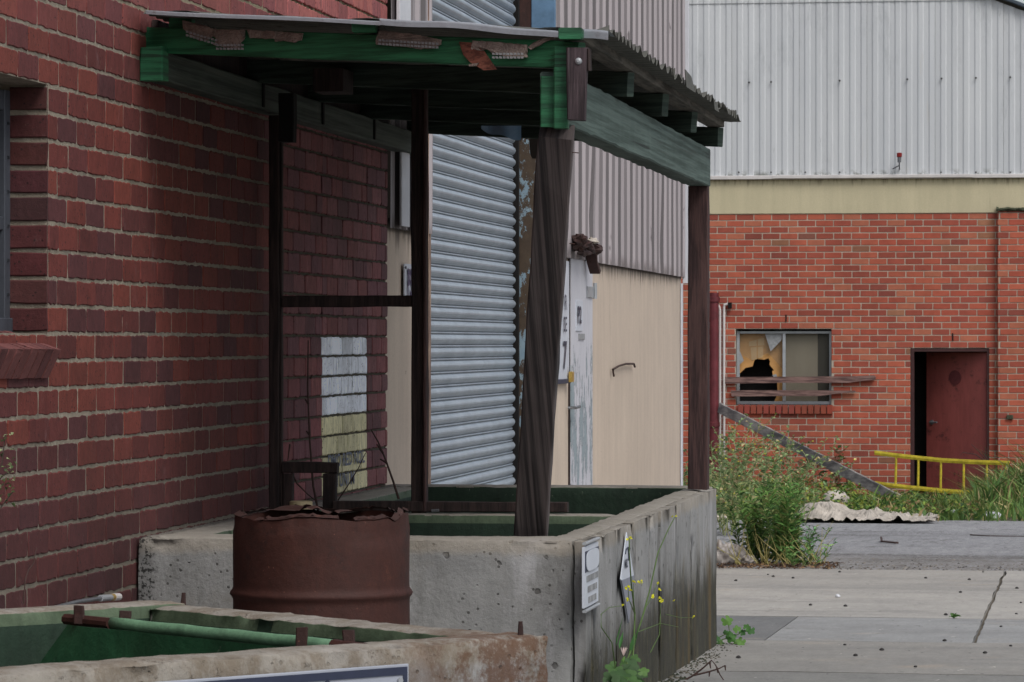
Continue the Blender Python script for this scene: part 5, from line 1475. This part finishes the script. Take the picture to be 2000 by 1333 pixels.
for i in range(5200):
    y = R.uniform(41.0, 50.2); x = R.uniform(-5.0, -.9)
    if y < 43.5 and (y - 41.0) / 2.5 < R.random(): continue
    b = V((x, y, gz(y) + R.uniform(0, .16) * (1.8 if x < -2.6 else 1)))
    c = R.choice([S(76, 104, 46), S(104, 126, 56), S(130, 140, 62), S(60, 88, 46), S(118, 100, 66)]); kk = R.uniform(.6, 1.2)
    leaf(q, b, V((R.uniform(-1, 1), R.uniform(-1, 1), R.uniform(.0, .9))), R.uniform(.04, .11), R.uniform(.025, .06), tuple(v_ * kk for v_ in c))
tag(q.build('grass', M['leaf']), 'uneven green grass and low weeds along the brick warehouse', 'grass', kind='stuff')
# grass at right mound: taller seed stalks
for k, (px, py, H, lab) in enumerate(((1992, 1005, .62, 'tall grass tuft at the right edge over the ladder end'), (1950, 1000, .40, 'grass tuft hiding the lower right end of the ladder'), (1895, 1010, .28, 'low grass tuft under the ladder rungs'))):
    def bk(q, px=px, py=py, H=H):
        b = onG(px, py)
        for i in range(560):
            bb_ = b + V((R.uniform(-.42, .42), R.uniform(-.5, .5), 0)); h = H * R.uniform(.5, 1.1); pts = stem_pts(bb_, (R.uniform(-.9, .9), R.uniform(-.9, .9), 1), h, .34, 4)
            c = R.choice([S(70, 96, 46), S(86, 110, 54), S(58, 82, 42), S(104, 118, 62), S(150, 142, 98)]) ; kk = R.uniform(.7, 1.2)
            sd_ = V((math.cos(i), math.sin(i), 0)) * R.uniform(.003, .007)
            for s in range(4):
                w0, w1 = 1 - s / 4.2, 1 - (s + 1) / 4.2
                q.add([pts[s] - sd_ * w0, pts[s] + sd_ * w0, pts[s + 1] + sd_ * w1, pts[s + 1] - sd_ * w1], [(0, 1, 2, 3)], col=tuple(v_ * kk for v_ in c))
    twalk('grass_tuft', lab, 'grass tuft', bk, 'grass tufts around the ladder')
def lobed(q, c, r, n_, col):
    n_ = V(n_).normalized(); t1 = n_.orthogonal().normalized(); a0 = R.uniform(0, 6.28)
    t1, t2 = t1 * math.cos(a0) + n_.cross(t1) * math.sin(a0), n_.cross(t1) * math.cos(a0) - t1 * math.sin(a0)
    pts = []
    for i in range(20):
        a = 2 * math.pi * i / 20; rr = r * (.72 + .28 * abs(math.cos(a * 2.5)) ** .7)
        if i == 10: rr = r * .25
        pts.append(c + t1 * math.cos(a) * rr + t2 * math.sin(a) * rr + n_ * .12 * r * math.cos(a * 2))
    q.add([c + n_ * .1 * r] + pts, [(0, i + 1, (i + 1) % 20 + 1) for i in range(20)], col=col)
# yellow-flowered mustard in front of the long tank
def mus(q):
    X0 = -1.46
    b = V((X0, onX(1222, 1330, X0).y, gz(12.6)))
    def P_(px, py, dx_=0): return onX(px, py, X0 + dx_)
    stems = [([b, P_(1238, 1260), P_(1240, 1200), P_(1233, 1140), P_(1229, 1080), P_(1229, 1052)], .0038),
             ([b, P_(1225, 1290), P_(1252, 1215), P_(1270, 1150), P_(1285, 1080), P_(1305, 1035), P_(1318, 1010)], .0036),
             ([P_(1252, 1215), P_(1262, 1185), P_(1274, 1165), P_(1283, 1142)], .0022),
             ([P_(1240, 1220), P_(1238, 1180), P_(1237, 1140)], .002), ([P_(1240, 1200), P_(1228, 1170), P_(1227, 1152)], .002),
             ([b, P_(1195, 1255), P_(1174, 1225), P_(1174, 1200), P_(1190, 1187), P_(1212, 1184)], .0022),
             ([P_(1270, 1275), P_(1288, 1240), P_(1290, 1200), P_(1289, 1172)], .002), ([P_(1245, 1235), P_(1290, 1218), P_(1325, 1225)], .0018), ([P_(1300, 1200), P_(1330, 1207), P_(1354, 1206)], .0016)]
    for pts, r in stems: q.tube(pts, [r * (1 - .5 * i / (len(pts) - 1)) for i in range(len(pts))], 5, col=S(82, 104, 58), caps=False)
    for px, py, s in ((1230, 1052, 6), (1225, 1056, 3), (1237, 1138, 6), (1253, 1137, 3), (1247, 1139, 3), (1227, 1148, 7), (1231, 1155, 5), (1221, 1150, 4), (1225, 1172, 4), (1215, 1184, 2), (1284, 1141, 5), (1287, 1152, 5), (1274, 1165, 5), (1289, 1170, 4), (1293, 1173, 4), (1288, 1176, 3), (1319, 1010, 4), (1313, 1011, 2), (1354, 1206, 4), (1316, 1175, 2)):
        c = P_(px, py, .01)
        for i in range(s + 2): leaf(q, c, V((R.uniform(-.2, 1), R.uniform(-1, 1), R.uniform(-.4, 1))), .010, .008, S(206, 204, 60, R.uniform(.8, 1.1)), droop=0)
    for px, py, r_ in ((1200, 1308, .034), (1232, 1300, .030), (1212, 1322, .036), (1247, 1324, .034), (1228, 1318, .03), (1190, 1326, .026), (1240, 1290, .022), (1222, 1296, .022), (1256, 1312, .022), (1205, 1332, .034), (1236, 1334, .034)):
        lobed(q, P_(px, py, R.uniform(-.03, .06)), r_, V((R.uniform(-.2, .8), -1, R.uniform(-.2, 1.2))), R.choice([S(62, 90, 48), S(76, 104, 56), S(50, 74, 42)]))
    for px, py, L, w in ((1204, 1262, .10, .018), (1232, 1280, .08, .018), (1210, 1268, .06, .012), (1240, 1262, .07, .012)):
        leaf(q, P_(px, py), V((.2, R.uniform(-.4, .4), 1)), L, w, S(66, 108, 60), droop=0)
    c = P_(1218, 1282, .03)
    for i in range(20): leaf(q, c, V((R.uniform(-.5, .5), R.uniform(-.5, .5), 1)), .032, .003, S(196, 180, 176), droop=0)
    leaf(q, c - UP * .02, V((.2, .2, 1)), .03, .02, S(96, 134, 66))
twalk('mustard_plant', 'slender weed with small yellow flowers against the board-marked tank', 'flowering weed', mus)
# lobed-leaf vine by the tank corner
def ivy(q):
    X0 = -1.5
    P_ = lambda a_, b_, d_=0: onY(a_, b_, 17.75 + d_)
    base_ = V((XO + .02, 17.6, gz(17.6)))
    for pts in ([base_, P_(1405, 1245), P_(1425, 1235), P_(1422, 1215)], [base_, P_(1410, 1250), P_(1440, 1240), P_(1465, 1228)], [base_, P_(1400, 1262), P_(1415, 1258)]):
        q.tube(pts, .0025, 4, col=S(90, 110, 62), caps=False)
    for px, py, r in ((1420, 1213, .030), (1428, 1246, .028), (1447, 1254, .026), (1440, 1230, .022), (1466, 1232, .024), (1458, 1226, .018), (1405, 1256, .024), (1398, 1248, .022), (1402, 1268, .02), (1418, 1236, .016), (1436, 1260, .02), (1396, 1262, .02), (1450, 1236, .018), (1425, 1240, .018)):
        lobed(q, P_(px, py, R.uniform(-.08, .05)), r, V((R.uniform(-.4, .4), -1, R.uniform(.1, .9))), R.choice([S(48, 84, 40), S(60, 98, 46), S(78, 112, 52)]))
twalk('lobed_weed', 'low weed with lobed leaves at the foot of the far tank corner', 'weed', ivy)
# sprig at far left
def sprig(q):
    Xp = XW + .12
    P_ = lambda a_, b_: onX(a_, b_, Xp)
    for pts in ([P_(-40, 1050), P_(-8, 1005), P_(12, 978), P_(26, 960)], [P_(-40, 1050), P_(-20, 960), P_(4, 905), P_(10, 850)], [P_(-20, 960), P_(5, 930), P_(24, 918)], [P_(-40, 1050), P_(-45, 1200), P_(-45, 1500)]):
        q.tube(pts, .002, 4, col=S(60, 52, 44), caps=False)
    for i in range(70):
        px = R.uniform(-20, 26); py = R.uniform(838, 985)
        leaf(q, P_(px, py), V((R.uniform(-1, 1), R.uniform(-1, 1), R.uniform(-.5, 1))), .018, .010, R.choice([S(70, 88, 54), S(96, 112, 72), S(130, 140, 104), S(52, 70, 44)]))
twalk('wall_shrub', 'small leafed shrub sprig at the left edge by the brick wall', 'shrub', sprig)
# small plant on paving joint
twalk('seedling', 'tiny seedling in the paving joint near the long crack', 'seedling', lambda q: [leaf(q, onG(1863, 1208), V((R.uniform(-1, 1), R.uniform(-1, 1), .5)), .05, .02, S(70, 100, 52)) for _ in range(9)])
# dead twigs
def twigs(name, label, lines, Y=None, X=None, r=.003):
    q = MB()
    for pts in lines: q.tube([onY(a_, b_, Y) if Y else (onX(a_, b_, X) if X else onG(a_, b_, .0)) for a_, b_ in pts], [r * (1 - .5 * i / (len(pts) - 1)) for i in range(len(pts))], 5, caps=False)
    return tag(q.build(name, M['twig']), label, 'twig')
twigs('dead_vine', 'dead upright vine stem behind the left opening of the timber frame', [[(622, 1000), (612, 950), (605, 860), (601, 760), (602, 665)], [(603, 790), (596, 780)], [(606, 740), (610, 733)], [(605, 850), (598, 842)]], Y=YFm + .25, r=.0055)
twigs('dead_vine', 'dead stem arching down from right inside the timber frame', [[(779, 975), (768, 940), (752, 895), (738, 862), (725, 840)], [(756, 905), (742, 897)], [(748, 885), (736, 868)]], Y=YFm + .25, r=.0055)
twigs('dead_vine', 'straight thin dead stem slanting across the faded yellow bricks', [[(660, 978), (682, 945), (700, 915), (714, 885)]], Y=YFm + .22, r=.003)
twigs('dead_vine', 'short dead stem slanting behind the lower left of the frame', [[(568, 920), (580, 945), (600, 965), (616, 978)], [(566, 868), (562, 900)]], Y=YFm + .22, r=.004)
twigs('dead_branch', 'dry brown branch with shrivelled leaves on the paving near the tank foot', [[(1330, 1332), (1350, 1322), (1372, 1306), (1390, 1290), (1398, 1300), (1406, 1318), (1414, 1330)], [(1356, 1319), (1382, 1313), (1405, 1306), (1416, 1300)], [(1386, 1294), (1388, 1306)], [(1400, 1304), (1402, 1315)], [(1386, 1311), (1385, 1322)], [(1416, 1300), (1417, 1310)]], Y=15.3, r=.0045)
twigs('dry_stalk', 'thin pale dry stalk rising in front of the brick wall at left', [[(46, 1180), (49, 1135), (55, 1115), (66, 1100), (68, 1085), (72, 1070)]], X=XW + .05, r=.0022)
twigs('dry_twigs', 'spray of bare grey twigs in front of the maroon door', [[(1930, 905), (1905, 888), (1880, 884), (1876, 890)], [(1930, 905), (1912, 882), (1897, 868)], [(1930, 905), (1924, 885), (1925, 876)], [(1926, 895), (1918, 880)]], Y=49.6, r=.008)

# tarp on the asphalt
q = MB()
def tarp(u, v):
    x0 = onG(1556, 1010).x; x1 = onG(1842, 1010).x
    edge = .5 + .5 * N3(V((u * 4, 0, 0)), 1, 2)
    y = 39.9 + v * (1.9 + 1.5 * math.sin(u * 3.0) ** 2) + .3 * edge * (1 - v)
    x = x0 + (x1 - x0) * u + .06 * N3(V((v * 5, u, 0)), 1, 5)
    p = V((x, y, gz(y)))
    hh = .17 * math.exp(-((u - .22) / .16) ** 2) * math.sin(min(1, v * 1.4) * 3.0) + .06 * math.exp(-((u - .55) / .25) ** 2) * math.sin(v * 3.1)
    p.z += .012 + max(0, hh) + .035 * abs(N3(V((u * 7 + v * 3, v * 6, 0)), 1, 1)) + .07 * max(0, N3(V((u * 15 - v * 4, v * 5 + u * 3, 3)), 1, 1)) + .04 * abs(N3(V((u * 34, v * 14, 3)), 1, 1)) * (.4 + (1 - v) * .6)
    return p
q.grid(tarp, 110, 26, colf=lambda u, v: (lambda k: (k, k, k))(.8 + .45 * abs(N3(V((u * 20, v * 5, 0)), 1, 9))))
tag(q.build('canvas_sheet', M['tarp']), 'crumpled pale canvas sheet lying at the edge of the grass', 'sheet')
q = MB(); c = onG(1625, 1000); 
def lump(cx, rx, ry, rz, sd, n=20, wr=.25):
    def fn(u, v):
        a, b_ = u * 2 * math.pi, v * math.pi; d_ = V((math.cos(a) * math.sin(b_), math.sin(a) * math.sin(b_), -math.cos(b_)))
        k = 1 + wr * noise.noise(d_ * 2.2 + V((sd, 0, 0))) + wr * .6 * abs(noise.noise(d_ * 5.5 + V((sd, 3, 0))))
        p = V((d_.x * rx, d_.y * ry, d_.z * rz)) * k; p.z = max(p.z, -rz * .5); return cx + p
    return fn
q.grid(lump(onG(1631, 1002) + UP * .16, .15, .2, .10, 3), 26, 14); tag(q.build('cloth_bundle', M['tarp'], smooth=True), 'rounded grey cloth bundle on the canvas sheet', 'bundle')
for k, (px, py, rx, rz, lab) in enumerate(((1410, 1103, .085, .10, 'grey plastic rubbish bag closest to the tank corner'), (1440, 1100, .075, .085, 'grey plastic rubbish bag touching the dense weed clump'), (1462, 1103, .05, .045, 'small flattened grey rag beside the rubbish bags'))):
    q = MB(); q.grid(lump(onG(px, py) + UP * rz * .5, rx, .09, rz, k * 7.0, wr=.5), 40, 24); tag(q.build('rubbish_bag', M['bag'], smooth=True), lab, 'rubbish bag')
for k, (px, py, lab) in enumerate(((1868, 1010, 'white scrap of paper in the grass below the ladder'), (1938, 1012, 'white crumpled scrap at the right end of the grass edge'), (1405, 1019, 'brown crumpled cardboard beside the far tank corner'))):
    q = MB(); q.grid(lump(onG(px, py) + UP * .02, .09, .06, .045, k * 5 + 2.0, wr=.7), 16, 10); tag(q.build('litter_scrap', M['tarp'] if k == 2 else M['white'], smooth=False), lab, 'litter')
q = MB(); q.beam(onG(1723, 1060, .0) + UP * .01, onG(1752, 1063) + UP * .01, .03, .015); q.beam(onG(1722, 1060) + UP * .01, onG(1721, 1056) + UP * .03, .02, .01)
tag(q.build('scrap_stick', M['twig']), 'short dark scrap of wood lying on the asphalt', 'stick')
twigs('rusty_rod', 'thin rusty rod lying on the asphalt at the right edge', [[(1895, 1045), (1930, 1047), (1998, 1048), (2060, 1049)]], r=.006)
# grit
st = [(1583, 1184), (1651, 1186), (1650, 1262), (1671, 1283), (1722, 1272), (1974, 1264), (1924, 1278), (1442, 1287), (1500, 1124), (1845, 1254), (1847, 1203), (1955, 1226), (1640, 1119), (1893, 1134), (1920, 1119), (1808, 1131), (1986, 1151), (1994, 1179), (1876, 1159), (1437, 1136), (1788, 1305), (1549, 1131), (1510, 1128), (1985, 1201)]
gproto = None
for k, (px, py) in enumerate(st):
    s_ = R.uniform(.006, .011)
    if k < 3:
        q = MB(); q.grid(lump(V((0, 0, 0)), s_, s_, s_ * .7, k * 3.0, wr=.5), 8, 6)
        me_ = q.build('grit_stone', M['stone']); protos = (protos + [me_]) if k else [me_]; o = me_
    else:
        o = protos[k % 3].copy(); COL.objects.link(o)
    o.location = onG(px, py) + UP * .003
    tag(o, 'small dark stone lying on the pale concrete paving', 'stone', 'small dark stones on the paving')
q = MB(); q.grid(lump(onG(1636, 1168) + UP * .01, .016, .02, .012, 9), 10, 8); tag(q.build('white_pebble', M['white']), 'single white pebble on the pale paving', 'stone')
# leaf litter and gravel along the paving edge and tank foot: uncountable
q = MB()
for i in range(1300):
    y = 27.1 + abs(R.gauss(0, .9)); x = R.uniform(-3.6, 4.0)
    p = V((x, y, gz(y) - .006)); s_ = R.uniform(.004, .012)
    c = R.choice([S(90, 86, 82), S(130, 124, 116), S(60, 56, 54), S(120, 116, 110)])
    vs = [p + V((R.uniform(-1, 1) * s_, R.uniform(-1, 1) * s_, 0)) for _ in range(4)] + [p + UP * s_]
    q.add([p + V((s_, 0, 0)), p + V((0, s_, 0)), p + V((-s_, 0, 0)), p + V((0, -s_, 0)), p + UP * s_ * .9], [(0, 1, 4), (1, 2, 4), (2, 3, 4), (3, 0, 4)], col=c)
for i in range(420):
    y = R.uniform(12.8, 17.8); x = XO + abs(R.gauss(0, .05)) + .005; p = V((x, y, gz(y))); s_ = R.uniform(.004, .012)
    q.add([p + V((s_, 0, 0)), p + V((0, s_, 0)), p + V((-s_, 0, 0)), p + V((0, -s_, 0)), p + UP * s_ * .8], [(0, 1, 4), (1, 2, 4), (2, 3, 4), (3, 0, 4)], col=R.choice([S(60, 58, 50), S(84, 80, 70), S(44, 50, 38)]))
for i in range(500):
    y = R.uniform(27.0, 28.2); x = R.uniform(-3.1, -1.7); p = V((x, y, gz(y) + .005)); leaf(q, p, V((R.uniform(-1, 1), R.uniform(-1, 1), .2)), .05, .02, R.choice([S(92, 70, 56), S(120, 96, 70), S(70, 56, 48)]))
tag(q.build('gravel_litter', m_simple('gravel', (1, 1, 1), .95, var=.3, scale=30, bump=0)), 'loose gravel and dead leaves where paving meets asphalt', 'gravel', kind='stuff')

# ================================================================== CAMERA, LIGHT
cam = bpy.data.cameras.new('Camera'); co = bpy.data.objects.new('Camera', cam); COL.objects.link(co)
co.location = CAM; co.rotation_euler = (math.pi / 2, 0, TH)
cam.sensor_width = 36; cam.lens = F / 2000 * 36; cam.shift_y = 3.5 / 2000; cam.clip_start = .1; cam.clip_end = 2000
cam.dof.use_dof = True; cam.dof.focus_distance = 15.0; cam.dof.aperture_fstop = 36
scene.camera = co
w = bpy.data.worlds.new('World'); scene.world = w; w.use_nodes = True; nt = w.node_tree
sky = nt.nodes.new('ShaderNodeTexSky'); sky.sky_type = 'NISHITA'; sky.sun_disc = False
EL, AZ = math.radians(52), math.radians(140)
sky.sun_elevation = EL; sky.sun_rotation = AZ; sky.dust_density = 3.0
hs_ = nt.nodes.new('ShaderNodeHueSaturation'); hs_.inputs['Saturation'].default_value = .42
nt.links.new(sky.outputs[0], hs_.inputs['Color']); bg = nt.nodes['Background']; nt.links.new(hs_.outputs[0], bg.inputs[0]); bg.inputs[1].default_value = .15
sn = bpy.data.lights.new('Sun', 'SUN'); so = bpy.data.objects.new('Sun', sn); COL.objects.link(so)
sn.energy = 1.6; sn.angle = math.radians(25); sn.color = (1.0, .97, .93)
sdir = V((math.sin(AZ) * math.cos(EL), math.cos(AZ) * math.cos(EL), math.sin(EL)))
so.rotation_euler = sdir.to_track_quat('Z', 'Y').to_euler(); so.location = (3, -5, 12)
scene.view_settings.view_transform = 'Standard'; scene.view_settings.look = 'None'; scene.view_settings.exposure = 0
